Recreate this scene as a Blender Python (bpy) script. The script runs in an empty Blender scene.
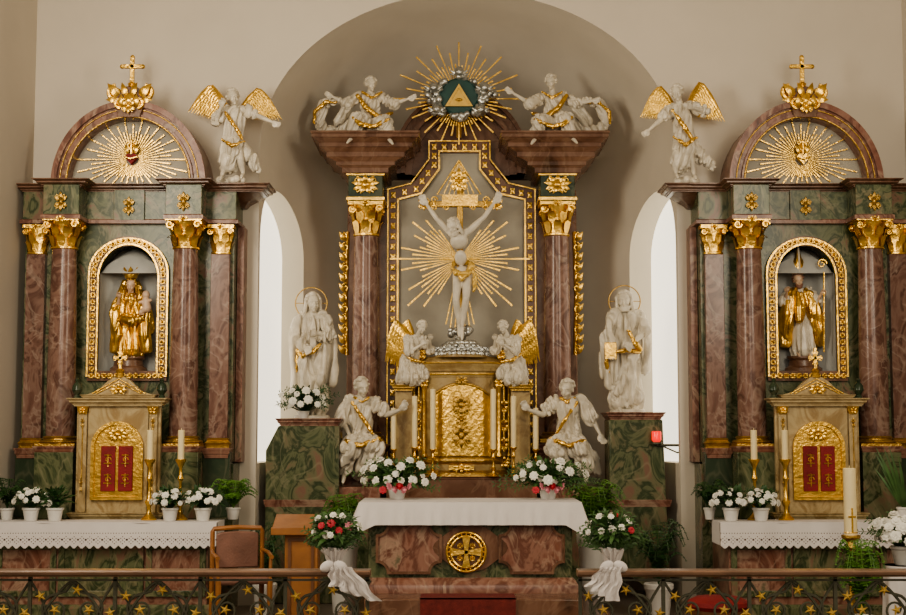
import bpy,bmesh,math,random
from math import sin,cos,pi,sqrt,radians
from mathutils import Vector,Matrix,noise
R=random.Random(7)
SC=bpy.context.scene
C=SC.collection
F=1400.;CZ=1.7;PIT=math.atan(122.5/1400)
V=Vector
def P(px,py,Y):
    u=(px-453)/F;v=(307.5-py)/F
    dy=cos(PIT)-v*sin(PIT);dz=sin(PIT)+v*cos(PIT)
    t=(Y+14)/dy
    return V((u*t,Y,CZ+dz*t))
def X(px,Y,py=300): return P(px,py,Y).x
def Z(py,Y): return P(453,py,Y).z
# ---------------------------------------------------------------- materials
def newmat(name):
    m=bpy.data.materials.new(name);m.use_nodes=True
    nt=m.node_tree;b=nt.nodes['Principled BSDF'];return m,nt,b
def mat(name,col,rough=.5,metal=0,bs=0,bstr=.2,var=0,vs=6,emis=None):
    m,nt,b=newmat(name)
    b.inputs['Base Color'].default_value=(*col,1);b.inputs['Roughness'].default_value=rough;b.inputs['Metallic'].default_value=metal
    if emis:
        b.inputs['Emission Color'].default_value=(*emis[0],1);b.inputs['Emission Strength'].default_value=emis[1]
    tc=nt.nodes.new('ShaderNodeTexCoord')
    if var:
        n=nt.nodes.new('ShaderNodeTexNoise');n.inputs['Scale'].default_value=vs;n.inputs['Detail'].default_value=6
        r=nt.nodes.new('ShaderNodeValToRGB')
        r.color_ramp.elements[0].position=.3;r.color_ramp.elements[1].position=.7
        r.color_ramp.elements[0].color=(*[c*(1-var) for c in col],1)
        r.color_ramp.elements[1].color=(*[min(1,c*(1+var*.6)) for c in col],1)
        nt.links.new(tc.outputs['Object'],n.inputs['Vector']);nt.links.new(n.outputs[0],r.inputs[0]);nt.links.new(r.outputs[0],b.inputs['Base Color'])
    if bs:
        n=nt.nodes.new('ShaderNodeTexNoise');n.inputs['Scale'].default_value=bs;n.inputs['Detail'].default_value=4
        bp=nt.nodes.new('ShaderNodeBump');bp.inputs['Strength'].default_value=bstr;bp.inputs['Distance'].default_value=.02
        nt.links.new(tc.outputs['Object'],n.inputs['Vector']);nt.links.new(n.outputs[0],bp.inputs['Height']);nt.links.new(bp.outputs[0],b.inputs['Normal'])
    return m
def marble(name,cols,scale=3,vein=(.6,.55,.5),rough=.28,dist=1.2,vf=.5,st=(1,1,.7)):
    m,nt,b=newmat(name);tc=nt.nodes.new('ShaderNodeTexCoord');mp=nt.nodes.new('ShaderNodeMapping')
    mp.inputs['Scale'].default_value=st;mp.inputs['Rotation'].default_value=(.2,.55,.2)
    n=nt.nodes.new('ShaderNodeTexNoise');n.inputs['Scale'].default_value=scale;n.inputs['Detail'].default_value=6;n.inputs['Distortion'].default_value=dist;n.inputs['Roughness'].default_value=.55
    r=nt.nodes.new('ShaderNodeValToRGB');e=r.color_ramp.elements
    r.color_ramp.interpolation='EASE'
    k=len(cols)
    while len(e)<k:e.new(.5)
    for i,c in enumerate(cols):
        e[i].position=.28+.44*i/(k-1);e[i].color=(*c,1)
    n2=nt.nodes.new('ShaderNodeTexNoise');n2.inputs['Scale'].default_value=scale*.75;n2.inputs['Detail'].default_value=3;n2.inputs['Distortion'].default_value=1.8
    r2=nt.nodes.new('ShaderNodeValToRGB');e2=r2.color_ramp.elements
    e2[0].position=.465;e2[0].color=(0,0,0,1);e2[1].position=.495;e2[1].color=(vf,vf,vf,1);x=e2.new(.525);x.color=(0,0,0,1)
    mx=nt.nodes.new('ShaderNodeMixRGB');mx.inputs[2].default_value=(*vein,1)
    L=nt.links.new
    L(tc.outputs['Object'],mp.inputs[0]);L(mp.outputs[0],n.inputs['Vector']);L(mp.outputs[0],n2.inputs['Vector'])
    L(n.outputs[0],r.inputs[0]);L(n2.outputs[0],r2.inputs[0]);L(r2.outputs[0],mx.inputs[0]);L(r.outputs[0],mx.inputs[1]);L(mx.outputs[0],b.inputs['Base Color'])
    b.inputs['Roughness'].default_value=rough;b.inputs['Specular IOR Level'].default_value=.32
    return m
GOLD=mat('gilding',(.80,.51,.13),.28,.9,40,.25,.3,12)
GOLDD=mat('old_gilding',(.48,.30,.085),.36,.85,50,.4,.3,15)
GOLDP=mat('gold_paint',(.66,.44,.12),.35,.4,0,0,.15,12)
SILVER=mat('silver_leaf',(.52,.52,.49),.32,.8,30,.3,.3,10)
WHITE=mat('white_figure_paint',(.64,.58,.475),.36,0,20,.1,.22,9)
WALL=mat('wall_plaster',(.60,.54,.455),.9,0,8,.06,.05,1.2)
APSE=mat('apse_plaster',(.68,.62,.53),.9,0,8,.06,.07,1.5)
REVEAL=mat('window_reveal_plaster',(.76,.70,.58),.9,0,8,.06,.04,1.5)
PANEL=mat('panel_grey',(.36,.33,.27),.6,0,10,.1,.16,4)
NICHE=mat('niche_blue_grey',(.40,.40,.38),.7,0,0,0,.1,4)
RED=marble('red_marble',[(.085,.034,.022),(.20,.085,.058),(.265,.14,.10),(.14,.058,.040),(.31,.20,.145),(.13,.115,.07)],3.4,(.42,.30,.22),.28,1.5,.4)
REDC=marble('column_marble',[(.065,.034,.025),(.155,.08,.060),(.22,.13,.10),(.11,.054,.041),(.27,.19,.15)],3.8,(.40,.31,.25),.22,1.6,.4)
BROWN=marble('brown_marble',[(.062,.030,.017),(.135,.066,.040),(.19,.103,.066),(.105,.050,.030)],3,(.30,.20,.13),.26,1.3,.25)
GREEN=marble('green_marble',[(.022,.034,.016),(.060,.078,.036),(.125,.135,.070),(.040,.055,.025),(.155,.145,.080),(.20,.115,.080),(.065,.08,.038)],3.0,(.30,.27,.17),.27,2.0,.35)
DGREEN=marble('dark_green_marble',[(.012,.024,.014),(.032,.05,.028),(.075,.082,.046)],2.8,(.2,.18,.12),.25,1.4,.3)
CREAM=marble('beige_marble',[(.21,.14,.06),(.34,.25,.125),(.43,.335,.185),(.28,.19,.085),(.45,.36,.215)],5,(.30,.2,.09),.34,1.3,.3)
OCHRE=marble('ochre_marble',[(.13,.08,.03),(.26,.17,.07),(.37,.27,.125),(.20,.125,.05)],4,(.48,.38,.2),.3,1.4,.3)
CANDLE=mat('candle_wax',(.74,.62,.36),.45,0,0,0,.06,6)
CLOTH=mat('white_linen',(.66,.62,.60),.85,0,60,.1,.04,5)
LEAF=mat('leaf_green',(.06,.13,.035),.5,0,0,0,.4,9)
FERN=mat('fern_green',(.10,.22,.04),.5,0,0,0,.35,9)
DLEAF=mat('dark_leaf_green',(.03,.08,.022),.45,0,0,0,.35,9)
PETW=mat('white_petals',(.80,.78,.70),.6,0,30,.3,.08,12)
PETR=mat('red_petals',(.50,.03,.05),.6,0,30,.3,.3,12)
PETP=mat('pink_petals',(.72,.27,.33),.6,0,30,.3,.2,12)
POT=mat('white_ceramic',(.68,.66,.62),.3,0,0,0,.04,5)
WOOD=mat('orange_wood',(.30,.125,.04),.4,0,20,.1,.3,5)
DWOOD=mat('dark_wood',(.15,.07,.036),.35,0,20,.1,.3,6)
LEATHER=mat('brown_leather',(.21,.105,.075),.45,0,60,.2,.25,6)
IRON=mat('wrought_iron',(.10,.10,.07),.5,.4,30,.2,.25,8)
RAILW=mat('rail_brown_wood',(.22,.13,.085),.3,0,20,.1,.3,5)
REDCL=mat('red_cloth',(.22,.014,.016),.7,0,80,.2,.25,8)
REDGL=mat('red_glass',(.6,.02,.02),.2,0,0,0,0,0,((.9,.03,.02),1.2))
TEAL=mat('teal_disc',(.014,.060,.052),.35,0,10,.1,.3,6)
CARPET=mat('red_carpet',(.16,.025,.02),.9,0,120,.3,.3,20)
STONE=mat('floor_stone',(.20,.16,.13),.4,0,6,.1,.2,2)
FLESH=mat('painted_flesh',(.60,.42,.29),.45,0,0,0,.1,5)
PANE=mat('bright_window_glass',(.9,.88,.8),.4,0,0,0,.0,0,((1,.92,.76),1.35))
# ---------------------------------------------------------------- mesh builder
class M:
    def __init__(s): s.v=[];s.f=[]
    def add(s,vs,fs):
        b=len(s.v);s.v+=[V(q) for q in vs];s.f+=[[b+i for i in f] for f in fs]
    def box(s,x0,x1,y0,y1,z0,z1):
        s.add([(x,y,z) for z in(z0,z1) for y in(y0,y1) for x in(x0,x1)],[(0,1,3,2),(4,6,7,5),(0,4,5,1),(1,5,7,3),(3,7,6,2),(2,6,4,0)])
    def rings(s,rs,caps=True,closed=True):
        n=len(rs[0]);fs=[]
        for k in range(len(rs)-1):
            for i in range(n if closed else n-1):
                j=(i+1)%n;fs.append((k*n+i,k*n+j,(k+1)*n+j,(k+1)*n+i))
        if caps: fs.append(tuple(range(n-1,-1,-1)));fs.append(tuple((len(rs)-1)*n+i for i in range(n)))
        s.add([p for r in rs for p in r],fs)
    def tube(s,pts,r,seg=8):
        pts=[V(p) for p in pts];n=len(pts);rs=r if isinstance(r,(list,tuple)) else [r]*n
        out=[];u=None
        for i,p in enumerate(pts):
            d=(pts[min(i+1,n-1)]-pts[max(i-1,0)])
            if d.length<1e-9:d=V((0,0,1))
            d.normalize()
            if u is None:
                u=d.cross(V((0,1,0)))
                if u.length<.1:u=d.cross(V((1,0,0)))
            u=(u-d*u.dot(d)).normalized();w=d.cross(u)
            out.append([p+(u*cos(2*pi*k/seg)+w*sin(2*pi*k/seg))*rs[i] for k in range(seg)])
        s.rings(out)
    def ball(s,c,r,rot=None,seg=12,rn=8):
        if not isinstance(r,(tuple,list)): r=(r,r,r)
        c=V(c);vs=[];fs=[]
        for j in range(1,rn):
            a=pi*j/rn
            for i in range(seg):
                b=2*pi*i/seg;q=V((r[0]*sin(a)*cos(b),r[1]*sin(a)*sin(b),r[2]*cos(a)))
                if rot: q=rot@q
                vs.append(c+q)
        t=V((0,0,r[2]));
        if rot:t=rot@t
        vs+=[c+t,c-t];T=len(vs)-2
        for j in range(rn-2):
            for i in range(seg):
                k=(i+1)%seg;fs.append((j*seg+i,(j+1)*seg+i,(j+1)*seg+k,j*seg+k))
        for i in range(seg):
            k=(i+1)%seg;fs.append((T,i,k));fs.append((T+1,(rn-2)*seg+k,(rn-2)*seg+i))
        s.add(vs,fs)
    def cap(s,a,ra,b,rb,seg=14):
        s.tube([a,b],[ra,rb],seg);s.ball(a,ra,None,seg,8);s.ball(b,rb,None,seg,8)
    def lathe(s,prof,c,seg=24,sx=1,sy=1):
        s.rings([[(c[0]+r*cos(2*pi*i/seg)*sx,c[1]+r*sin(2*pi*i/seg)*sy,c[2]+z) for i in range(seg)] for r,z in prof])
    def rlathe(s,cx,cy,hw,hd,prof):
        s.rings([[(cx-hw-o,cy-hd-o,z),(cx+hw+o,cy-hd-o,z),(cx+hw+o,cy+hd+o,z),(cx-hw-o,cy+hd+o,z)] for o,z in prof])
    def prism(s,poly,y0,y1):
        s.rings([[(x,y0,z) for x,z in poly],[(x,y1,z) for x,z in poly]])
    def leaf(s,p0,p1,w,n,bend=0,st=5,pw=.75):
        p0=V(p0);p1=V(p1);n=V(n).normalized();a=p1-p0
        sd=a.cross(n)
        if sd.length<1e-6: sd=V((1,0,0))
        sd.normalize();vs=[];fs=[]
        for i in range(st+1):
            t=i/st;hw=w*max(.06,sin(pi*t**pw));c=p0+a*t+n*(bend*sin(pi*t)*a.length)
            vs+=[c-sd*hw,c+n*hw*.3,c+sd*hw]
        for i in range(st):
            b=i*3;fs+=[(b,b+1,b+4,b+3),(b+1,b+2,b+5,b+4)]
        s.add(vs,fs)
    def strip(s,pts,ws,sd):
        vs=[];fs=[];sd=V(sd)
        for p,w in zip(pts,ws): vs+=[V(p)-sd*w,V(p)+sd*w]
        for i in range(len(pts)-1): fs.append((2*i,2*i+1,2*i+3,2*i+2))
        s.add(vs,fs)
    def scroll(s,cx,y,cz,r,th,turns=1.4,a0=0,dr=1,seg=6):
        n=int(14*turns)+2
        s.tube([(cx+r*(1-.8*i/n)*cos(a0+dr*2*pi*turns*i/n),y,cz+r*(1-.8*i/n)*sin(a0+dr*2*pi*turns*i/n)) for i in range(n)],[th*(1-.4*i/n) for i in range(n)],seg)
    def ray(s,cx,y,cz,a,r0,r1,w0,w1,d=.005):
        ca,sa=cos(a),sin(a)
        s.prism([(cx+ca*r0-sa*w0,cz+sa*r0+ca*w0),(cx+ca*r0+sa*w0,cz+sa*r0-ca*w0),(cx+ca*r1+sa*w1,cz+sa*r1-ca*w1),(cx+ca*r1-sa*w1,cz+sa*r1+ca*w1)],y-d,y+d)
    def orn(s,cx,y,cz,w,h,n=7,seed=1):
        s.ball((cx,y,cz),(w*.16,.02,h*.16))
        for i in range(n):
            a=2*pi*i/n+pi/2
            s.leaf((cx+cos(a)*w*.1,y-.005,cz+sin(a)*h*.1),(cx+cos(a)*w*.5,y-.01,cz+sin(a)*h*.5),min(w,h)*.13,(0,-1,0),.12)
        for sx in(-1,1):
            for sz in(-1,1):
                s.scroll(cx+sx*w*.3,y-.01,cz+sz*h*.22,min(w,h)*.17,min(w,h)*.045,1.3,pi/2*sz,sx*sz)
    def mesh(s,name,off=V((0,0,0)),ang=35,smooth=True):
        me=bpy.data.meshes.new(name);me.from_pydata([tuple(p-off) for p in s.v],[],s.f)
        bm=bmesh.new();bm.from_mesh(me);bmesh.ops.recalc_face_normals(bm,faces=bm.faces);bm.to_mesh(me);bm.free()
        if smooth:
            me.polygons.foreach_set('use_smooth',[True]*len(me.polygons));me.set_sharp_from_angle(angle=radians(ang))
        return me
def wl(o):
    l=V((0,0,0))
    while o: l=l+V(o.location);o=o.parent
    return l
def tag(o,label=None,cat=None,group=None,kind=None):
    if label:o['label']=label
    if cat:o['category']=cat
    if group:o['group']=group
    if kind:o['kind']=kind
    return o
def link(name,me,mt,parent=None,loc=None):
    o=bpy.data.objects.new(name,me);C.objects.link(o)
    if mt and not me.materials: me.materials.append(mt)
    if parent:o.parent=parent
    if loc:o.location=loc
    return o
def B(m,name,mt,parent=None,bevel=0,ang=35,smooth=True):
    if parent: return bev(link(name,m.mesh(name,wl(parent),ang,smooth),mt,parent),bevel)
    xs=[p.x for p in m.v];ys=[p.y for p in m.v];zs=[p.z for p in m.v]
    off=V(((min(xs)+max(xs))/2,(min(ys)+max(ys))/2,min(zs)))
    return bev(link(name,m.mesh(name,off,ang,smooth),mt,None,off),bevel)
def bev(o,w):
    if w:
        b=o.modifiers.new('bevel','BEVEL');b.width=w;b.segments=2;b.limit_method='ANGLE'
    return o
def thing(name,label,cat,loc,group=None):
    o=bpy.data.objects.new(name,None);C.objects.link(o);o.location=loc;o.empty_display_size=.1
    return tag(o,label,cat,group)
def struct(m,name,mt,parent=None,**k):
    o=B(m,name,mt,parent,**k)
    if not parent:o['kind']='structure'
    return o
def remesh(m,vox,it=2,amp=0,freq=10,flow=(0,0,1),comp=.13):
    me=m.mesh('tmp');o=bpy.data.objects.new('tmp',me);C.objects.link(o)
    md=o.modifiers.new('r','REMESH');md.mode='VOXEL';md.voxel_size=vox
    s=o.modifiers.new('s','SMOOTH');s.factor=.5;s.iterations=it
    dg=bpy.context.evaluated_depsgraph_get();dg.update()
    me2=bpy.data.meshes.new_from_object(o.evaluated_get(dg))
    bpy.data.objects.remove(o);bpy.data.meshes.remove(me)
    if amp:
        fl=V(flow).normalized();ns=[v.normal.copy() for v in me2.vertices]
        for v,n in zip(me2.vertices,ns):
            p=v.co;q=p-fl*(p.dot(fl)*(1-comp));q=q*freq
            a=noise.noise(q)+.45*noise.noise(q*2.3)
            v.co=p+n*amp*(min(abs(a)*3.6,1.3)-.65)
    me2.polygons.foreach_set('use_smooth',[True]*len(me2.polygons))
    return me2
def BR(m,name,mt,parent,vox,**k):
    me=remesh(m,vox,**k);off=wl(parent)
    for v in me.vertices:v.co-=off
    me.materials.clear();me.materials.append(mt)
    me.name=name
    return link(name,me,mt,parent)
def arch_sheet(m,x0,x1,z0,z1,ax0,ax1,az0,zf,y,yr=None,n=32):
    m.add([(x0,y,z0),(ax0,y,z0),(ax0,y,z1),(x0,y,z1)],[(0,1,2,3)])
    m.add([(ax1,y,z0),(x1,y,z0),(x1,y,z1),(ax1,y,z1)],[(0,1,2,3)])
    ts=[(1-cos(pi*i/n))/2 for i in range(n+1)]
    xs=[ax0+(ax1-ax0)*t for t in ts];zz=[zf(t) for t in ts]
    for i in range(n):
        m.add([(xs[i],y,zz[i]),(xs[i+1],y,zz[i+1]),(xs[i+1],y,z1),(xs[i],y,z1)],[(0,1,2,3)])
        if az0>z0: m.add([(xs[i],y,z0),(xs[i+1],y,z0),(xs[i+1],y,az0),(xs[i],y,az0)],[(0,1,2,3)])
        if yr is not None: m.add([(xs[i],y,zz[i]),(xs[i+1],y,zz[i+1]),(xs[i+1],yr,zz[i+1]),(xs[i],yr,zz[i])],[(0,1,2,3)])
    if yr is not None:
        for xx,zt in((ax0,zz[0]),(ax1,zz[-1])): m.add([(xx,y,az0),(xx,yr,az0),(xx,yr,zt),(xx,y,zt)],[(0,1,2,3)])
        m.add([(ax0,y,az0),(ax1,y,az0),(ax1,yr,az0),(ax0,yr,az0)],[(0,1,2,3)])
# ================================================================ SETTING
WY=-1.0
xl=X(35,WY,100);xr=X(904,WY,100);xa=X(468,WY);A=1.96;BD=2.6
zs=Z(150,WY);HH=Z(-8,WY)-zs;TOP=7.2
FL=.1
m=M();arch_sheet(m,xl-.3,xr+.3,0,TOP,xa-A,xa+A,0,lambda t:zs+HH*sqrt(max(0,1-(2*t-1)**2)),WY,None,48)
struct(m,'wall_front',WALL)
m=M();m.box(xl-.3,xl,-15,WY,0,TOP);struct(m,'wall_left',WALL)
m=M();m.box(xr,xr+.3,-15,WY,0,TOP);struct(m,'wall_right',WALL)
m=M();m.box(xl-.3,xr+.3,-15,WY+.05,TOP,TOP+.2);struct(m,'ceiling',WALL)
m=M();m.box(xl-.3,xr+.3,-17,3,-.2,0);struct(m,'floor',STONE)
m=M();m.box(xl,xr,-3.9,1.9,0,FL);struct(m,'sanctuary_floor',STONE)
wz0=Z(462,-.4);wzt=Z(191,-.3);t0,t1=radians(2.0),radians(31);WR=.62
def apt(th,side): return V((xa-side*A*cos(th),WY+BD*sin(th)))
m=M()
ths=sorted(set([pi/2*i/40 for i in range(41)]+[t0+(t1-t0)*(1-cos(pi*i/20))/2 for i in range(21)]))
for side in(1,-1):
    for i in range(len(ths)-1):
        a,b=ths[i],ths[i+1];pa,pb=apt(a,side),apt(b,side)
        inw=a>=t0-1e-6 and b<=t1+1e-6
        def zt(th):
            u=(th-(t0+t1)/2)/((t1-t0)/2);return wzt-WR+WR*sqrt(max(0,1-u*u))
        if inw:
            for (za,zb,zc,zd) in((FL-.1,FL-.1,wz0,wz0),(zt(a),zt(b),zs,zs)):
                m.add([(pa.x,pa.y,za),(pb.x,pb.y,zb),(pb.x,pb.y,zd),(pa.x,pa.y,zc)],[(0,1,2,3)])
        else: m.add([(pa.x,pa.y,0),(pb.x,pb.y,0),(pb.x,pb.y,zs),(pa.x,pa.y,zs)],[(0,1,2,3)])
        K=20
        for k in range(K):
            f0,f1=pi/2*k/K,pi/2*(k+1)/K
            def q(th,f): return (xa-side*A*cos(th)*cos(f),WY+BD*sin(th)*cos(f),zs+HH*sin(f))
            m.add([q(a,f0),q(b,f0),q(b,f1),q(a,f1)],[(0,1,2,3)])
bmn=m.mesh('wall_apse');bm=bmesh.new();bm.from_mesh(bmn);bmesh.ops.remove_doubles(bm,verts=bm.verts,dist=1e-4);bmesh.ops.recalc_face_normals(bm,faces=bm.faces);bm.to_mesh(bmn);bm.free()
bmn.set_sharp_from_angle(angle=radians(60))
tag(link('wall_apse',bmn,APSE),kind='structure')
for wi,side in((1,1),(2,-1)):
    o=V((-side*.22,-.02,0));m=M();g=M()
    wt=[t for t in ths if t0-1e-6<=t<=t1+1e-6]
    top=[V((apt(t,side).x,apt(t,side).y,0))+V((0,0,wzt-WR+WR*sqrt(max(0,1-((t-(t0+t1)/2)/((t1-t0)/2))**2)))) for t in wt]
    bot=[V((p.x,p.y,wz0)) for p in top]
    loop=top+bot[::-1]
    m.rings([loop,[p+o for p in loop]],caps=False)
    for i in range(len(wt)-1): g.add([bot[i]+o,bot[i+1]+o,top[i+1]+o,top[i]+o],[(0,1,2,3)])
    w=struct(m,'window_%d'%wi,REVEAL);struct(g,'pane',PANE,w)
m=M();m.box(X(372,-3.1)-.3,X(575,-3.1)+.3,-3.35,-.9,FL,.25);struct(m,'lower_altar_step',BROWN,bevel=.01)
m=M();m.box(X(366,-3.0),X(580,-3.0),-3.05,-.95,.25,.4);struct(m,'upper_altar_step',BROWN,bevel=.01)
# ================================================================ PARTS LIBRARY
def capital(m,x,y,z0,z1,r,flat=1):
    h=z1-z0
    m.lathe([(r*1.02,0),(r*1.12,h*.02),(r*1.12,h*.07),(r*1.0,h*.09),(r*1.02,h*.4),(r*1.12,h*.65),(r*1.35,h*.88)],(x,y,z0),20,1,flat)
    a=r*1.5;m.box(x-a,x+a,y-a*flat,y+a*flat,z0+h*.88,z1)
    for row,(zb,hh,ro,nn) in enumerate(((.08,.36,1.08,8),(.36,.34,1.14,8))):
        for i in range(nn):
            an=2*pi*(i+.5*row)/nn;c=V((cos(an),sin(an)*flat,0));sd=V((-sin(an),cos(an)*flat,0))
            pts=[V((x,y,z0+h*(zb+hh*t)))+c*r*(ro+k) for t,k in((0,0),(.35,.06),(.75,.16),(1,.36),(.86,.5))]
            m.strip(pts,[r*.2,r*.34,r*.36,r*.24,r*.08],sd)
    for sx in(-1,1):
        for sy in((-1,1) if flat==1 else (-1,)):
            c=V((x+sx*r*1.15,y+sy*r*1.15*flat,z0+h*.76));m.ball(c,(r*.3,r*.3,h*.13),None,8,6)
            m.scroll(c.x,c.y-.02,c.z,r*.34,r*.1,1.3,0,sx)
    m.orn(x,y-a*flat-.005,z0+h*.92,r*.9,h*.22,5)
def column(root,x,y,z0,z1,zc,r,mt=REDC):
    s=M();h=z1-z0
    s.lathe([(r,0),(r*1.01,h*.3),(r*.95,h*.65),(r*.86,h)],(x,y,z0),32)
    o=B(s,'column',mt,root)
    c=M();capital(c,x,y,z1,zc,r*.86);B(c,'capital',GOLD,o)
    b=M();q=.10
    b.box(x-r*1.4,x+r*1.4,y-r*1.4,y+r*1.4,z0-q,z0-q*.65)
    b.lathe([(r*1.35,-q*.65),(r*1.42,-q*.52),(r*1.35,-q*.38),(r*1.12,-q*.32),(r*1.1,-q*.22),(r*1.22,-q*.14),(r*1.1,0)],(x,y,z0),28)
    B(b,'column_base',GOLDD,o)
def pilaster(root,x,y,z0,z1,zc,hw,d):
    s=M();s.box(x-hw,x+hw,y-d,y,z0,z1);o=B(s,'pilaster',REDC,root,.004)
    c=M();capital(c,x,y-d*.4,z1,zc,hw*.95,.55);B(c,'capital',GOLD,o)
    b=M();b.rlathe(x,y-d/2,hw,d/2,[(.02,z0-.1),(.02,z0-.06),(.03,z0-.045),(.008,z0-.02),(.015,z0-.01),(.002,z0)]);B(b,'column_base',GOLDD,o)
CORN=[(0,0),(.012,.0),(.012,.12),(.03,.2),(.03,.3),(.06,.42),(.075,.5),(.075,.68),(.1,.8),(.115,.9),(.115,1),(.02,1.0)]
def corn(m,cx,cy,hw,hd,z0,z1,k=1): m.rlathe(cx,cy,hw,hd,[(o*k,z0+(z1-z0)*t) for o,t in CORN])
def frame_poly(m,pts,w,y,d):
    n=len(pts);out=[];inn=[]
    for i in range(n):
        a,b,c=V(pts[i-1]),V(pts[i]),V(pts[(i+1)%n])
        d1=(b-a).normalized();d2=(c-b).normalized();n1=V((-d1.y,d1.x));n2=V((-d2.y,d2.x));nn=(n1+n2)
        nn=nn/max(.3,nn.length_squared)*2
        out.append(b+nn*w/2);inn.append(b-nn*w/2)
    rs=[[(p.x,y,p.y) for p in out],[(p.x,y-d,p.y) for p in out],[(p.x,y-d,p.y) for p in inn],[(p.x,y,p.y) for p in inn]]
    m.rings(rs+[rs[0]],caps=False)
def along(pts,step,closed=True):
    res=[];n=len(pts)
    for i in range(n if closed else n-1):
        a,b=V(pts[i]),V(pts[(i+1)%n]);L=(b-a).length;k=max(1,round(L/step))
        for j in range(k): res.append((a.lerp(b,j/k),math.atan2(b.y-a.y,b.x-a.x)))
    return res
def panel_frame(m,x0,x1,z0,z1,y,w,d): frame_poly(m,[(x0,z0),(x0,z1),(x1,z1),(x1,z0)],w,y,d)
def shaped(x0,x1,z0,z1,r):
    """panel outline with concave quarter-round corners, clockwise from bottom left"""
    p=[]
    for (cx,cz,a0) in((x0,z0,0),(x0,z1,-pi/2),(x1,z1,-pi),(x1,z0,-3*pi/2)):
        for i in range(7):
            a=a0+(pi/2)*(1-0)*0+0
            t=i/6
            if cx==x0 and cz==z0: ang=0+pi/2*t
            elif cx==x0: ang=-pi/2+pi/2*t
            elif cz==z1: ang=pi+pi/2*t
            else: ang=pi/2+pi/2*t
            p.append((cx+r*cos(ang),cz+r*sin(ang)))
    return p
# ---------------------------------------------------------------- figures
def mir(J,ax):
    r={}
    for k,v in J.items():
        k2=k[:-1]+('R' if k[-1]=='L' else 'L') if k[-1] in 'LR' and len(k)<=3 else k
        r[k2]=(2*ax-v[0],)+tuple(v[1:])
    return r
def hand(m,w,d,side,H,nrm=V((0,-1,0)),curl=.35):
    d=V(d).normalized();s=d.cross(nrm)
    if s.length<.1:s=V((1,0,0))
    s.normalize();nrm=s.cross(d).normalized();rot=Matrix((s,nrm,d)).transposed()
    m.ball(w+d*.03*H,(.026*H,.015*H,.036*H),rot,10,8)
    for i,(o,l) in enumerate(((-.019,.042),(-.0065,.050),(.0065,.047),(.019,.037))):
        a=w+d*.052*H+s*o*H;b=a+d*l*.5*H+s*o*.25*H;c=b+(d*(1-curl)+nrm*curl).normalized()*l*.5*H
        m.tube([a,b,c],[.008*H,.0075*H,.0055*H],6);m.ball(c,.0055*H,None,6,4)
    t=w+d*.015*H-s*.02*H*side;m.tube([t,t+(-s*side*.7+d).normalized()*.025*H,t+(-s*side*.3+d).normalized()*.045*H],[.010*H,.009*H,.007*H],6)
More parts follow.
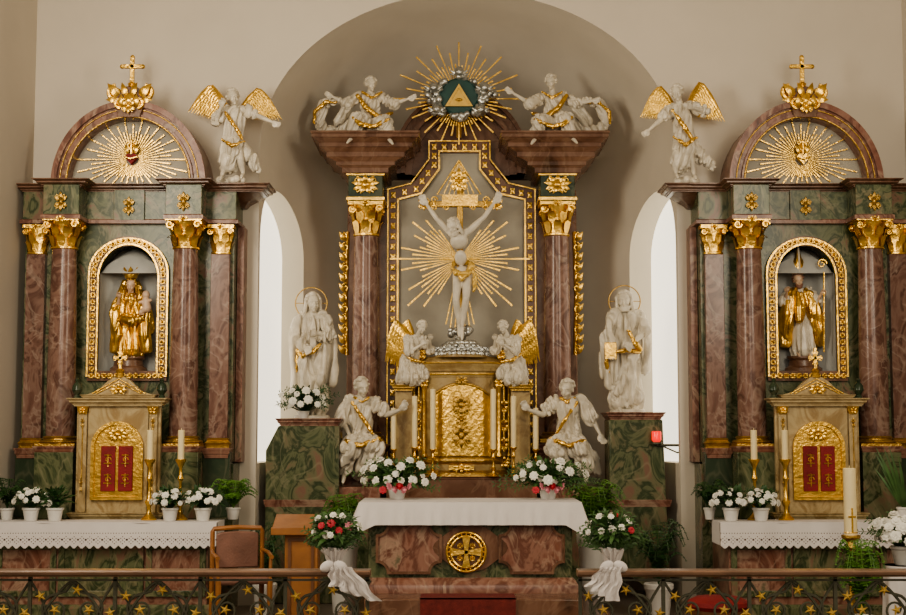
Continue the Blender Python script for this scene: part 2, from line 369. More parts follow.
def fig(root,Y,H,J,robe=None,mt=WHITE,rmt=WHITE,face=(0,-1,0),hair='curly',hmt=None,legs=True,amp=.030,flow=(0,0,1),beard=False,sash=None,smt=GOLD,vox=.0055,halo=False,vf=14,fat=1.06,hs=1.06,rf=1.0,sk=.74):
    def W(k):
        q=J[k] if isinstance(k,str) else k
        return P(q[0],q[1],Y+(q[2] if len(q)>2 else 0))
    hd=W('head');ch=W('chest');pl=W('pel');m=M()
    up=(hd-ch).normalized()
    neck=ch+(hd-ch)*.55
    fw=V(face);fw=(fw-up*fw.dot(up)*.7).normalized();rt=fw.cross(up).normalized();up2=rt.cross(fw).normalized()
    rot=Matrix((rt,fw,up2)).transposed()
    k=H*hs
    m.ball(hd+up2*.012*k-fw*.004*k,(.050*k,.060*k,.058*k),rot,18,14)
    m.ball(hd+fw*.018*k-up2*.018*k,(.038*k,.040*k,.050*k),rot,16,12)
    m.ball(hd+fw*.040*k-up2*.058*k,.015*k)
    for s in(-1,1):
        m.ball(hd+fw*.040*k-up2*.024*k+rt*s*.022*k,.014*k)
        m.ball(hd+fw*.047*k-up2*.0*k+rt*s*.019*k,(.010*k,.008*k,.006*k),rot,8,6)
        m.tube([hd+fw*.055*k+up2*.014*k+rt*s*.004*k,hd+fw*.050*k+up2*.018*k+rt*s*.022*k,hd+fw*.036*k+up2*.012*k+rt*s*.038*k],[.006*k,.008*k,.005*k],6)
        m.ball(hd+rt*s*.051*k-up2*.008*k,(.006*k,.012*k,.018*k),rot,8,6)
    m.tube([hd+fw*.055*k+up2*.010*k,hd+fw*.067*k-up2*.012*k,hd+fw*.070*k-up2*.022*k,hd+fw*.056*k-up2*.026*k],[.006*k,.008*k,.010*k,.006*k],8)
    m.tube([hd+fw*.053*k-up2*.039*k-rt*.014*k,hd+fw*.060*k-up2*.038*k,hd+fw*.053*k-up2*.039*k+rt*.014*k],[.004*k,.007*k,.004*k],6)
    m.cap(hd-up*.04*k,.030*k,neck-up*.02*k,.034*k)
    kk=H;k=H*fat
    sx=(W('sR')-W('sL')).normalized();sy=up.cross(sx).normalized();tr=Matrix((sx,sy,sx.cross(sy))).transposed()
    m.ball(ch,(.088*k,.058*k,.085*k),tr,18,12);m.ball(ch.lerp(pl,.55),(.060*k,.046*k,.08*k),tr,16,12);m.ball(pl,(.074*k,.057*k,.060*k),tr,16,12)
    for s in'LR':
        sh,el,wr=W('s'+s),W('e'+s),W('w'+s)
        m.cap(ch+(sh-ch)*.55+up*.02*k,.045*k,sh,.036*k);m.cap(sh,.036*k,sh.lerp(el,.45),.033*k);m.cap(sh.lerp(el,.45),.033*k,el,.023*k);m.cap(el.lerp(wr,.02),.024*k,el.lerp(wr,.35),.025*k);m.cap(el.lerp(wr,.35),.025*k,wr,.014*k)
        dd=(W('h'+s)-wr) if 'h'+s in J else (wr-el)
        hand(m,wr,dd,1 if s=='L' else -1,kk*1.05)
        if legs and 'k'+s in J:
            kn,an=W('k'+s),W('a'+s);hp=pl+sx*(-.045 if s=='L' else .045)*k-up*.02*k
            m.cap(hp,.053*k,kn,.034*k);m.cap(kn,.034*k,kn.lerp(an,.35),.034*k);m.cap(kn.lerp(an,.35),.034*k,an,.020*k)
            td=W('t'+s)-an if 't'+s in J else V((0,-.12*k,-.05*k))
            td=td.normalized()
            m.cap(an-V((0,0,.012*k)),.02*k,an+td*.075*k-V((0,0,.015*k)),.019*k);m.cap(an+td*.075*k-V((0,0,.015*k)),.019*k,an+td*.11*k-V((0,0,.022*k)),.013*k)
    BR(m,'body',mt,root,vox*kk,it=2)
    k=H*hs
    hm=M()
    rr=random.Random(int(J['head'][0]))
    for i in range(80):
        a=rr.uniform(0,2*pi);e=rr.uniform(-.5,1.5)
        d=rt*cos(a)*cos(e)+fw*sin(a)*cos(e)+up2*sin(e)
        if d.dot(fw)>.45-.25*d.dot(up2) and d.dot(up2)<.8: continue
        if d.dot(fw)>.3 and d.dot(up2)<.3: continue
        hm.ball(hd+up2*.014*k-fw*.006*k+V((d.x*.055,d.y*.06,d.z*.058))*k,rr.uniform(.011,.019)*k,None,8,6)
    if hair=='long':
        for s in(-1,1):
            for j in range(4):
                p=hd+rt*s*(.05-.01*j)*k-fw*(.0+.018*j)*k
                hm.tube([p+up2*.03*k,p-up2*.03*k+rt*s*.006*k,p-up2*.075*k+rt*s*.012*k,p-up2*.11*k+rt*s*.004*k],[.014*k,.017*k,.015*k,.006*k],8)
    if beard:
        for j in range(9):
            a=-1.2+2.4*j/8
            hm.tube([hd+fw*(.045*cos(a))*k+rt*sin(a)*.042*k-up2*.04*k,hd+fw*(.05*cos(a)+.004)*k+rt*sin(a)*.03*k-up2*.085*k],[.013*k,.006*k],6)
    BR(hm,'hair',hmt or mt,root,.006*k,it=1)
    if robe:
        r=M()
        for a,ra,b,rb in robe: r.cap(W(a),ra*H*rf,W(b),rb*H*rf,20)
        BR(r,'robe',rmt,root,vox*kk,it=2,amp=amp*kk,freq=vf/kk,flow=flow)
    for pts,rad in sash or ():
        r=M();r.tube([W(q)+V((0,-.008,0)) for q in pts],[rad*sk*H*(.55 if i in(0,len(pts)-1) else 1) for i in range(len(pts))],10)
        BR(r,'gilded_drapery',smt,root,vox*kk*.9,it=1,amp=.010*kk,freq=20/kk,flow=(.6,0,1))
    if halo:
        r=M();c=hd+fw*-.055*k;rad=.12*k
        r.tube([c+V((cos(2*pi*i/32)*rad,0,sin(2*pi*i/32)*rad)) for i in range(33)],.0045*k,6)
        r.tube([hd-fw*.03*k,c+V((0,0,-.02*k))],.004*k,6)
        r.tube([c+V((-rad,0,0)),c+V((rad,0,0))],.003*k,6)
        B(r,'halo',GOLDD,root)
def wing(root,Y,base,top,tip,low,mt=GOLD,n=9,w=.03,lift=0):
    m=M();b=P(base[0],base[1],Y);t=P(top[0],top[1],Y+.05+lift);tp=P(tip[0],tip[1],Y+.1+lift);lo=P(low[0],low[1],Y+.04)
    m.tube([b,b.lerp(t,.5)+V((0,0,.01)),t],[w*.7,w*.8,w*.5],8)
    for L,(f,off,nn) in enumerate(((1,0,n),(.66,-.012,n-1),(.4,-.024,n-2))):
        for i in range(nn):
            u=i/(nn-1);s=t.lerp(b,u*.85);e=tp.lerp(lo,u**.9);e=s+(e-s)*f
            m.leaf(s+V((0,off,0)),e+V((0,off,0)),w*(1-.15*L),(0,-1,0),.03,6,.55)
    B(m,'wing',mt,root)
# ---------------------------------------------------------------- plants
def petal_mesh(name,mt,r=.03):
    m=M()
    for L,(nn,el,ln) in enumerate(((8,.1,1),(8,.6,.9),(6,1.05,.75),(3,1.4,.5))):
        for i in range(nn):
            a=2*pi*(i+.5*L)/nn;d=V((cos(a)*cos(el),sin(a)*cos(el),sin(el)))
            m.leaf(d*r*.12,d*r*ln,r*.36,V((-cos(a)*sin(el),-sin(a)*sin(el),cos(el))),.2,4,1.3)
    m.ball((0,0,r*.1),r*.45,None,8,6)
    me=m.mesh(name);me.materials.append(mt);return me
BL={'w':petal_mesh('white_blossom',PETW),'r':petal_mesh('red_blossom',PETR),'p':petal_mesh('pink_blossom',PETP)}
def bunch(root,c,rx,ry,rz,cols,n,bs,seed,green=LEAF,nl=60,down=-.2,ll=.07,stem=None,feather=0,jit=.12):
    rr=random.Random(seed);m=M();c=V(c);st=stem or c-V((0,0,rz*.4))
    for i in range(nl):
        a=rr.uniform(0,2*pi);e=rr.uniform(down,1.3);d=V((cos(a)*cos(e),sin(a)*cos(e),sin(e)))
        p=c+V((d.x*rx,d.y*ry,d.z*rz))*rr.uniform(.3,.95);q=p+d*ll*rr.uniform(.7,1.5)+V((0,0,-.01))
        m.leaf(p,q,ll*.24,V((0,0,1)).lerp(-d,.3)+V((rr.uniform(-.4,.4),rr.uniform(-.6,.2),0)),.15,4)
        m.tube([st,p],.0025,4)
    for i in range(feather):
        a=rr.uniform(0,2*pi);e=rr.uniform(down,1.2);d=V((cos(a)*cos(e),sin(a)*cos(e)*.7,sin(e)));L=rr.uniform(1.15,1.7)
        tip=c+V((d.x*rx,d.y*ry,d.z*rz))*L-V((0,0,.02));pts=[st.lerp(tip,u)+V((0,0,.04*sin(pi*u))) for u in [j/8 for j in range(9)]]
        m.tube(pts,.002,4)
        for j in range(4,9):
            sd=(pts[j]-pts[j-1]).cross(V((0,1,.3))).normalized()
            for s in(-1,1): m.leaf(pts[j],pts[j]+sd*s*.03+(pts[j]-pts[j-1])*.6,.006,(0,-1,.2),.05,2)
    B(m,'foliage',green,root)
    off=wl(root);pts=[]
    for i in range(n):
        best=None
        for _ in range(10):
            a=rr.uniform(0,2*pi);e=rr.uniform(-.15,1.45);d=V((cos(a)*cos(e),-abs(sin(a))*cos(e) if rr.random()<.75 else abs(sin(a))*cos(e),sin(e)))
            p=c+V((d.x*rx,d.y*ry,d.z*rz))*rr.uniform(1-jit,1+jit)
            q=min([(p-x).length for x in pts] or [9])
            if best is None or q>best[0]:best=(q,p,d)
        p,d=best[1],best[2];pts.append(p)
        o=link('blossom',BL[cols[i%len(cols)]],None,root,p-off)
        o.rotation_euler=V((0,0,1)).rotation_difference((d+V((0,-.5,.2))).normalized()).to_euler();s=bs/.03*rr.uniform(.75,1.2);o.scale=(s,s,s)
def pot(root,x,y,z,r,h,mt=POT):
    m=M();m.lathe([(r*.7,0),(r*.74,h*.05),(r*.95,h*.8),(r*1.06,h*.85),(r*1.08,h*.97),(r,h),(r*.92,h*.97),(r*.88,h*.85)],(x,y,z),24);B(m,'pot',mt,root)
def potted(name,label,x,y,z,r,h,c2,rx,rz,cols,n,bs,seed,group=None,green=LEAF,nl=60,feather=6):
    t=thing(name,label,'flowers' if n else 'plant',(x,y,z),group);pot(t,x,y,z,r,h)
    bunch(t,(x,y,z+h+c2),rx,rx*.9,rz,cols,n,bs,seed,green,nl,stem=V((x,y,z+h*.8)),feather=feather,jit=.16);return t
def fern(name,label,x,y,z,size,h,n=22,mt=FERN,seed=1,potr=.08,ph=.12,ymax=None,xlim=None,group=None):
    t=thing(name,label,'plant',(x,y,z),group);pot(t,x,y,z,potr,ph);rr=random.Random(seed);m=M();b=V((x,y,z+ph*.95))
    for i in range(n):
        a=2*pi*i/n+rr.uniform(-.2,.2);L=size*rr.uniform(.6,1);up=h*rr.uniform(.5,1.1)
        d=V((cos(a),sin(a)*.8,0));pts=[b+d*L*u+V((0,0,up*sin(u*2.3)*1.15)) for u in [j/12 for j in range(13)]]
        for p in pts:
            if ymax is not None:p.y=min(p.y,ymax)
            if xlim:p.x=min(max(p.x,xlim[0]),xlim[1])
        m.tube(pts,.003,4)
        for j in range(2,13):
            sd=(pts[j]-pts[j-1]);sd=sd.cross(V((0,0,1)))
            if sd.length<1e-5:continue
            sd.normalize();ll=size*.22*sin(pi*(j/13.)**.8)+.01
            for s in(-1,1):
                e=pts[j]+sd*s*ll-V((0,0,ll*.25))
                if ymax is not None:e.y=min(e.y,ymax)
                if xlim:e.x=min(max(e.x,xlim[0]),xlim[1])
                m.leaf(pts[j],e,.008+size*.012,(0,-.3,1),.05,2)
    B(m,'fronds',mt,t);return t
def candlestick(label,x,y,z,h,ch,cr,group,name='candlestick',mt=GOLD):
    t=thing(name,label,'candlestick',(x,y,z),group);m=M()
    pr=[(.06,0),(.062,.02),(.045,.05),(.03,.08),(.018,.12),(.014,.2),(.028,.26),(.034,.3),(.016,.35),(.011,.5),(.011,.62),(.024,.68),(.014,.73),(.012,.85),(.03,.93),(.042,.97),(.042,1),(.01,1)]
    m.lathe([(r*max(.8,min(1.1,h/.35)),q*h) for r,q in pr],(x,y,z),16);B(m,'stick',mt,t)
    c=M();c.lathe([(cr,0),(cr,ch*.98),(cr*.85,ch),(.002,ch*1.0)],(x,y,z+h),16);c.tube([(x,y,z+h+ch-.002),(x,y,z+h+ch+.015)],.0025,5);B(c,'candle',CANDLE,t)
    return t
# ================================================================ HIGH ALTAR
XM=X(461,0)
ret=thing('high_altar_retable','tall marble high altar retable with two columns and gilt framed centre in the apse','altar retable',(XM,.2,FL))
YP=.28
m=M();m.box(X(347,YP),X(577,YP),YP,YP+.3,FL,Z(190,YP));B(m,'back_wall',BROWN,ret,.01)
m=M()
for k0,k1,d in((1,.95,.20),(.95,.86,.15),(.86,.80,.18),(.80,.70,.08),(.70,.0,.02)):
    o_=[(X(461-70*k0*cos(pi*i/24),YP),Z(176,YP)+.86*k0*sin(pi*i/24)) for i in range(25)];i_=[(X(461-70*k1*cos(pi*i/24),YP),Z(176,YP)+.86*k1*sin(pi*i/24)) for i in range(25)]
    rs=[[(p[0],YP-d,p[1]) for p in o_],[(p[0],YP-d,p[1]) for p in i_],[(p[0],YP+.25,p[1]) for p in i_],[(p[0],YP+.25,p[1]) for p in o_]]
    m.rings(rs+[rs[0]],caps=False,closed=False)
B(m,'curved_pediment',BROWN,ret)
poly=[(393,520),(393,196),(416,190),(434,166),(434,148),(485,148),(485,166),(504,190),(530,196),(530,520)]
pw=[(X(a,YP-.04),Z(b,YP-.04)) for a,b in poly]
m=M();m.prism(pw,YP-.05,YP-.005);B(m,'grey_field',PANEL,ret)
m=M();frame_poly(m,pw,.12,YP-.02,.07);fo=B(m,'centre_frame',BROWN,ret,.004)
m=M();frame_poly(m,[(X(a+(5 if a<461 else -5),YP),Z(b+(5 if b<500 else -5),YP)) for a,b in poly],.018,YP-.085,.02)
frame_poly(m,[(X(a+(-5 if a<461 else 5),YP),Z(b+(-5 if b<500 else 5),YP)) for a,b in poly],.012,YP-.085,.02)
for (p,a) in along(pw,.105):
    m.ball((p.x,YP-.1,p.y),(.022,.015,.032),None,8,6)
    for q in range(4):m.leaf((p.x,YP-.1,p.y),(p.x+.032*cos(pi/4+q*pi/2),YP-.105,p.y+.048*sin(pi/4+q*pi/2)),.013,(0,-1,0),.1)
B(m,'gilt_carving',GOLD,fo)
for s,(cx0,bx0,bx1) in((-1,(366,312,420)),(1,(557,500,608))):
    YC=-.05;cx=X(cx0,YC);r=.135
    column(ret,cx,YC,Z(432,YC),Z(237,YC),Z(203,YC),r)
    m=M();m.box(cx-.19,cx+.19,-.28,YP,Z(500,-.1),Z(452,-.1));B(m,'pedestal',RED,ret,.006)
    m=M();corn(m,cx,0,.19,.28,Z(456,-.1),Z(444,-.1),.4);B(m,'pedestal_moulding',RED,ret)
    m=M();m.box(cx-.17,cx+.17,-.24,YP+.1,Z(203,-.1),Z(174,-.1));e=B(m,'entablature_block',DGREEN,ret,.004)
    m=M();m.orn(cx,-.25,Z(187,-.1),.28,.2,9);B(m,'gilt_carving',GOLD,e)
    for q in(200.5,176): m=M();m.box(cx-.19,cx+.19,-.26,YP+.1,Z(q+2,-.1),Z(q-1,-.1));B(m,'gilt_moulding',GOLD,e)
    bc=(X(bx0,-.2)+X(bx1,-.2))/2;hw=(X(bx1,-.2)-X(bx0,-.2))/2
    z0,z1=Z(175,-.2),Z(137,-.2)
    m=M();prof=[(0,.20,.20,0),(0,.23,.23,.03),(0,.23,.23,.15),(0,.27,.25,.20),(.3,.29,.26,.21),(.3,.29,.26,.30),(.5,.37,.29,.40),(.6,.385,.30,.41),(.6,.385,.30,.53),(.8,.445,.34,.63),(1,.46,.36,.64),(1,.46,.36,.74),(1,hw-.025,.42,.84),(1,hw-.01,.44,.85),(1,hw-.01,.44,.93),(1,hw,.46,.95),(1,hw,.46,1)]
    m.rings([[(cx+(bc-cx)*c-w,-.05-d,z0+(z1-z0)*t),(cx+(bc-cx)*c+w,-.05-d,z0+(z1-z0)*t),(cx+(bc-cx)*c+w,YP+.2,z0+(z1-z0)*t),(cx+(bc-cx)*c-w,YP+.2,z0+(z1-z0)*t)] for c,w,d,t in prof])
    B(m,'cornice',BROWN,ret,0,20)
    ex=X(344 if s<0 else 578,YP)
    m=M();za,zb=Z(355,YP),Z(232,YP)
    for i in range(12):
        z=za+(zb-za)*(i+.5)/12;m.scroll(ex+s*.012*((i%2)*2-1),YP-.03,z,.042,.012,1.4,pi/2,s*((i%2)*2-1))
        m.leaf((ex-s*.02,YP-.03,z-.05),(ex+s*.05,YP-.05,z+.05),.026,(0,-1,0),.1);m.ball((ex,YP-.04,z+.04),.014,None,6,5)
    m.tube([(ex-s*.035,YP-.01,za),(ex-s*.02,YP-.01,(za+zb)/2),(ex-s*.035,YP-.01,zb)],.02,8)
    B(m,'gilt_side_carving',GOLD,ret)
mz=Z(503,-.8)
hm=thing('high_altar_table','marble table block of the high altar behind the front altar','altar table',(XM,-.45,FL))
m=M();m.box(X(346,-.8),X(594,-.8),-.85,-.3,FL,mz-.05);B(m,'body',GREEN,hm,.01)
m=M();corn(m,(X(346,-.8)+X(594,-.8))/2,-.57,(X(594,-.8)-X(346,-.8))/2-.03,.27,mz-.06,mz,.5);B(m,'top_slab',RED,hm)
gz=Z(476,-.5)
m=M();m.box(X(388,-.5),X(535,-.5),-.66,.1,mz,gz-.03);corn(m,XM,-.28,(X(535,-.5)-X(388,-.5))/2,.36,gz-.05,gz,.3);B(m,'gradine',BROWN,hm)
for a in(359,570):
    m=M();m.box(X(a-23,-.6),X(a+23,-.6),-.8,-.3,mz,Z(484,-.6)-.02);B(m,'angel_console',RED,hm,.01)
# tabernacle : broad, round fronted, tiered
YT=-.45
tb=thing('tabernacle','broad round-fronted gold and ochre tabernacle with tall gilt door under the crucifix','tabernacle',(XM,YT,gz))
tw=(X(511,YT)-X(412,YT))/2
def bow(m,prof,k=1,dep=.30):
    """bowed plan: half ellipse front, flat back; prof of (half width, z)"""
    rs=[]
    for w_,z in prof:
        r=[(XM-w_*cos(pi*i/28),YT+.12-(dep*w_/tw)*sin(pi*i/28),z) for i in range(29)]
        rs.append(r+[(XM+w_,YT+.36,z),(XM-w_,YT+.36,z)])
    m.rings(rs)
zb_,zm_,zc_=Z(462,YT),Z(376,YT),Z(358,YT)
m=M();bow(m,[(tw*.93,gz),(tw*.93,Z(368,YT))]);B(m,'body',OCHRE,tb)
m=M();bow(m,[(tw*1.02,gz),(tw*1.02,gz+.03),(tw*.97,gz+.05),(tw*.93,gz+.055)]);B(m,'foot',GOLDD,tb)
m=M();bow(m,[(tw*.93,zb_-.02),(tw*.99,zb_),(tw*1.0,zb_+.02),(tw*.97,zb_+.04),(tw*.93,zb_+.055)]);B(m,'lower_moulding',GOLDD,tb)
m=M();bow(m,[(tw*.94,zm_-.02),(tw*.96,zm_),(tw*.96,zm_+.03),(tw*1.01,zm_+.045),(tw*1.01,zm_+.065),(tw*1.06,zm_+.09),(tw*1.07,zm_+.11),(tw*1.07,zm_+.125),(tw*.2,zm_+.126)]);B(m,'cornice',OCHRE,tb)
m=M();bow(m,[(tw*.975,zm_+.003),(tw*.985,zm_+.012),(tw*.975,zm_+.022)]);bow(m,[(tw*1.075,zm_+.112),(tw*1.085,zm_+.12),(tw*1.075,zm_+.128)]);B(m,'gilt_cornice_line',GOLD,tb)
m=M();bow(m,[(tw*.86,zm_+.125),(tw*.86,zm_+.145),(tw*.80,zm_+.15),(tw*.76,zc_+.0),(tw*.78,zc_+.01),(tw*.2,zc_+.011)]);B(m,'stepped_top',OCHRE,tb)
def bp(t,z,e=0):
    """point on the bowed front, t -1..1"""
    a=pi/2+t*pi/2*-1;w_=tw*.93+e
    return V((XM-w_*cos(pi/2+t*pi/2*.999) if False else XM+w_*sin(t*pi/2),YT+.12-.30*(w_/tw)*cos(t*pi/2),z))
for t_ in(-.88,-.56,.56,.88):
    p=bp(t_,0,.02)
    m=M();m.lathe([(.034,0),(.034,.02),(.022,.04),(.025,.3),(.020,.60),(.024,.63),(.034,.67),(.042,.70)],(p.x,p.y,zb_+.055),14)
    m.orn(p.x,p.y-.04,zm_-.07,.09,.09,5);B(m,'gilt_colonnette',GOLD,tb)
for t_ in(-.72,.72):
    p=bp(t_,0,.006);m=M()
    for zz_ in(.12,.30,.48): m.orn(p.x,p.y-.005,zb_+.055+zz_,.09,.16,7)
    m.tube([(p.x,p.y,zb_+.1),(p.x,p.y,zm_-.05)],.008,6);B(m,'gilt_relief',GOLD,tb)
    p=bp(t_,0,.006);m=M();m.orn(p.x,p.y-.01,gz+.13,.16,.12,7);B(m,'gilt_relief',GOLD,tb)
for sx in(-1,1):
    xa_,xb_=(X(396,-.4),X(413,-.4)) if sx<0 else (X(510,-.4),X(529,-.4))
    m=M();m.box(xa_,xb_,-.54,-.12,gz,Z(389,-.5));o=B(m,'side_wing',OCHRE,tb,.008)
    m=M();corn(m,(xa_+xb_)/2,-.36,(xb_-xa_)/2,.22,Z(391,-.5),Z(385,-.5),.3);B(m,'wing_cornice',GOLDD,o)
dz0,dz1=zb_+.06,Z(384,YT)
def dpt(t,zz,e=0):
    q=bp(t*.40,zz,.018+e);return (q.x,q.y,q.z)
dy=dpt(0,0)[1]
m=M();rows=[]
for j in range(25):
    v=j/24;rows.append([dpt(-1+2*i/24,dz0+(dz1-dz0)*v-.12*((-1+2*i/24)**2)*(v**5),.010*sin(i*1.9)*sin(j*1.7)) for i in range(25)])
m.rings(rows,caps=False,closed=False)
dr=B(m,'door',GOLD,tb)
m=M();m.tube([dpt(-1,dz0)]+[dpt(-1+2*i/12,dz1-.12*(-1+2*i/12)**2) for i in range(13)]+[dpt(1,dz0),dpt(0,dz0),dpt(-1,dz0)],.013,8);m.orn(XM,dy-.03,dz1+.03,.14,.08,7)
m.orn(XM,dy-.025,(dz0+dz1)/2+.14,.2,.2,8);m.orn(XM,dy-.025,(dz0+dz1)/2-.15,.2,.24,6);m.orn(XM,dy-.025,(dz0+dz1)/2,.12,.12,6)
B(m,'door_frame',GOLDD,dr)
m=M();m.box(XM-.12,XM+.12,dy-.01,dy+.04,gz+.06,zb_-.03);m.orn(XM,dy-.02,(gz+zb_)/2+.01,.18,.09,6);B(m,'lower_door',GOLD,tb)
zt=Z(358,YT)
m=M();m.lathe([(tw*.56,0),(tw*.56,.02),(tw*.50,.03),(tw*.46,.06),(tw*.38,.075),(tw*.36,.10),(tw*.30,.13),(tw*.24,.155),(tw*.2,.17)],(XM,YT+.04,zt),28);B(m,'domed_top',OCHRE,tb)
for i in range(9):
    a=-pi/2+(i-4)*.38;m=M();m.orn(XM+tw*.50*cos(a),YT+.04+tw*.50*sin(a),zt+.06,.10,.10,5)
    for q in(.2,.5,.8): m.ball((XM+tw*(.47-.26*q)*cos(a),YT+.04+tw*(.47-.26*q)*sin(a)-.005,zt+.06+.10*q),.034,None,8,6)
    B(m,'silver_foliage',SILVER,tb)
for sx in(-1,1):
    c=XM+sx*tw*.80;m=M();m.lathe([(.04,0),(.02,.03),(.045,.07),(.05,.1),(.025,.14),(.03,.15),(.012,.17),(.02,.2),(.004,.24)],(c,YT+.04,zm_+.125),14);m.orn(c,YT-.01,zm_+.21,.1,.1,5)
    B(m,'gilt_urn',GOLD,tb)
# crucifix
YX=-.38;cz0=zt+.17
cr=thing('crucifix','gilt cross with white corpus before golden rays above the tabernacle','crucifix',(X(460,YX),YX,cz0))
xc=X(460,YX)
m=M();m.box(xc-.03,xc+.03,YX,YX+.05,cz0,Z(176,YX))
m.box(X(424,YX),X(497,YX),YX,YX+.05,Z(207,YX),Z(201,YX))
B(m,'cross',GOLDD,cr,.006)
for px,py in((424,204),(497,204)):
    m=M();m.orn(X(px,YX),YX-.01,Z(py,YX),.13,.14,6);B(m,'cross_end_ornament',GOLD,cr)
for px in(434,446,473,486):
    m=M();m.scroll(X(px,YX),YX-.005,Z(200,YX),.035,.009,1.3,0,1);m.scroll(X(px,YX),YX-.005,Z(208,YX),.03,.008,1.3,pi,-1);m.ball((X(px,YX),YX-.005,Z(204,YX)),(.012,.01,.04));B(m,'cross_scroll',GOLD,cr)
m=M();m.box(X(442,YX),X(478,YX),YX-.02,YX+.0,Z(206,YX),Z(195,YX));m.orn(X(459,YX),YX-.02,Z(181,YX),.2,.26,8);m.orn(X(459,YX),YX-.03,Z(181,YX),.1,.14,6)
zf_=Z(160,YX)
for a in(-.42,-.28,-.14,.14,.28,.42): m.ray(X(459,YX),YX+.03,zf_,-pi/2+a,.0,.36,.002,.005)
for dx in(-1,1): m.tube([(X(459,YX),YX+.02,zf_),(X(459+dx*22,YX),YX+.02,Z(194,YX)),(X(459+dx*10,YX),YX+.02,Z(196,YX))],.008,6)
B(m,'title_cartouche',GOLD,cr)
m=M();zc=Z(258,YX)
for g in range(8):
    if g in(2,6): continue
    a0=radians({0:0,1:38,3:142,4:180,5:222,7:318}[g])
    for j in range(-3,4):
        a=a0+radians(j*5.4)
        L=(.69-.05*abs(j)) if j%2==0 else .50-.03*abs(j)
        if g in(1,3): L*=.86
        m.ray(xc,YX+.07,zc,a,.05,L,.0015,.0088)
for j in(-3,-2,-1,1,2,3): m.ray(xc,YX+.07,zc,-pi/2+j*.07,.2,.78-.04*abs(j),.002,.006)
m.tube([(xc-.2,YX+.07,zc),(xc+.2,YX+.07,zc)],.008,6)
B(m,'golden_rays',GOLD,cr)
m=M()
for i in range(26): 
    a=R.uniform(0,2*pi);m.ball((xc+cos(a)*.11*R.random(),YX-.01+R.uniform(-.04,.05),cz0+.02+R.random()*.10),R.uniform(.025,.045),None,8,6)
BR(m,'rock_foot',SILVER,cr,.008)
JC=dict(head=(453.5,226,-.08),chest=(459,241,-.01),pel=(462,272,0),sL=(449,231),sR=(470,230),eL=(437,219,-.03),eR=(484,217,-.03),wL=(427,205,-.01),wR=(494,203,-.01),hL=(424,200,-.01),hR=(497,198,-.01),kL=(456,300,-.08),kR=(466,299,-.1),aL=(459,324,-.01),aR=(462,327,-.04),tL=(459,335,-.06),tR=(462,338,-.08))
fig(cr,YX-.07,1.17,JC,hair='long',beard=True,face=(-.6,-1,-.7),fat=.86,hs=.90,vox=.0048,smt=GOLDP,sash=[([(452,267,-.03),(456,273,-.07),(467,274,-.07),(472,266,-.03),(468,263,.05),(455,263,.05),(452,267,-.03)],.032),([(471,266,-.05),(475,277,-.05),(474,292,-.04)],.022),([(453,269,-.06),(462,279,-.08),(471,271,-.06)],.032)],flow=(0,0,1))
# glory
YG=-.14
gl=thing('glory','sunburst of gilt rays around dark disc with golden triangle, silver clouds, above high altar','sunburst ornament',(X(459,YG),YG,Z(125,YG)))
gx,gzz=X(459,YG),Z(97,YG)
m=M()
for i in range(64):
    a=2*pi*i/64;L=(.68,.42,.56,.40)[i%4];L*=(.80 if sin(a)<-.3 else 1)*(1-.14*abs(sin(a)))
    m.ray(gx,YG+.08,gzz,a,.1,L,.002,.0078)
m.tube([(gx,YG+.08,gzz-.2),(gx,YG+.2,gzz-.25),(gx,YG+.3,Z(130,YG))],.03,8)
B(m,'golden_rays',GOLD,gl)
m=M();m.rings([[(gx+r*cos(2*pi*i/32),y,gzz+r*.95*sin(2*pi*i/32)) for i in range(32)] for r,y in((.19,YG+.05),(.20,YG-.01),(.18,YG-.025))]);d=B(m,'disc',TEAL,gl)
m=M();tr=[(gx+.14*cos(a),gzz-.03+.14*sin(a)*.95) for a in(pi/2,pi/2+2*pi/3,pi/2+4*pi/3)]
m.prism(tr,YG-.045,YG-.02);frame_poly(m,tr,.02,YG-.04,.02);B(m,'triangle',GOLDP,d)
m=M();m.ball((gx,YG-.05,gzz-.04),(.035,.01,.016));m.ball((gx,YG-.058,gzz-.04),(.012,.008,.012));B(m,'eye_relief',GOLDD,d)
rr=random.Random(11)
for (a0,sp,nn,ex) in((.1,.35,26,.17),(3.05,.35,28,.17),(1.45,.2,9,.04),(4.75,.4,16,.06),(5.65,.25,16,.14),(3.8,.25,16,.12),(2.4,.15,8,.06),(.85,.12,6,.05)):
    m=M()
    for i in range(nn):
        u=(i+.5)/nn*2-1;a=a0+u*sp;q=.20+rr.random()*ex*(1-.5*abs(u));m.ball((gx+q*cos(a),YG+rr.uniform(-.05,.02),gzz+q*.92*sin(a)),rr.uniform(.018,.042),None,8,6)
    m.tube([(gx+.205*cos(a0-sp+2*sp*i/8),YG,gzz+.19*sin(a0-sp+2*sp*i/8)) for i in range(9)],.022,6)
    BR(m,'silver_cloud',SILVER,gl,.007)
for a in(.35,2.8,3.75,5.65,1.57):
    m=M();c=V((gx+.27*cos(a),YG-.09,gzz+.24*sin(a)));m.ball(c,(.04,.04,.045));m.ball(c+V((0,-.038,-.005)),.01);m.ball(c+V((0,-.012,-.02)),(.03,.03,.025))
    for s in(-1,1):
        m.ball(c+V((s*.018,-.03,-.014)),.014)
        m.cap(c+V((s*.03,.01,-.02)),.014,c+V((s*.08,.02,.01)),.012);m.cap(c+V((s*.06,.01,-.03)),.012,c+V((s*.09,.02,-.02)),.008)
    for i in range(12): m.ball(c+V((.04*cos(i*.9),.012,.012+.036*abs(sin(i*.9)))),.014,None,6,5)
    BR(m,'cherub_head',SILVER,gl,.005)
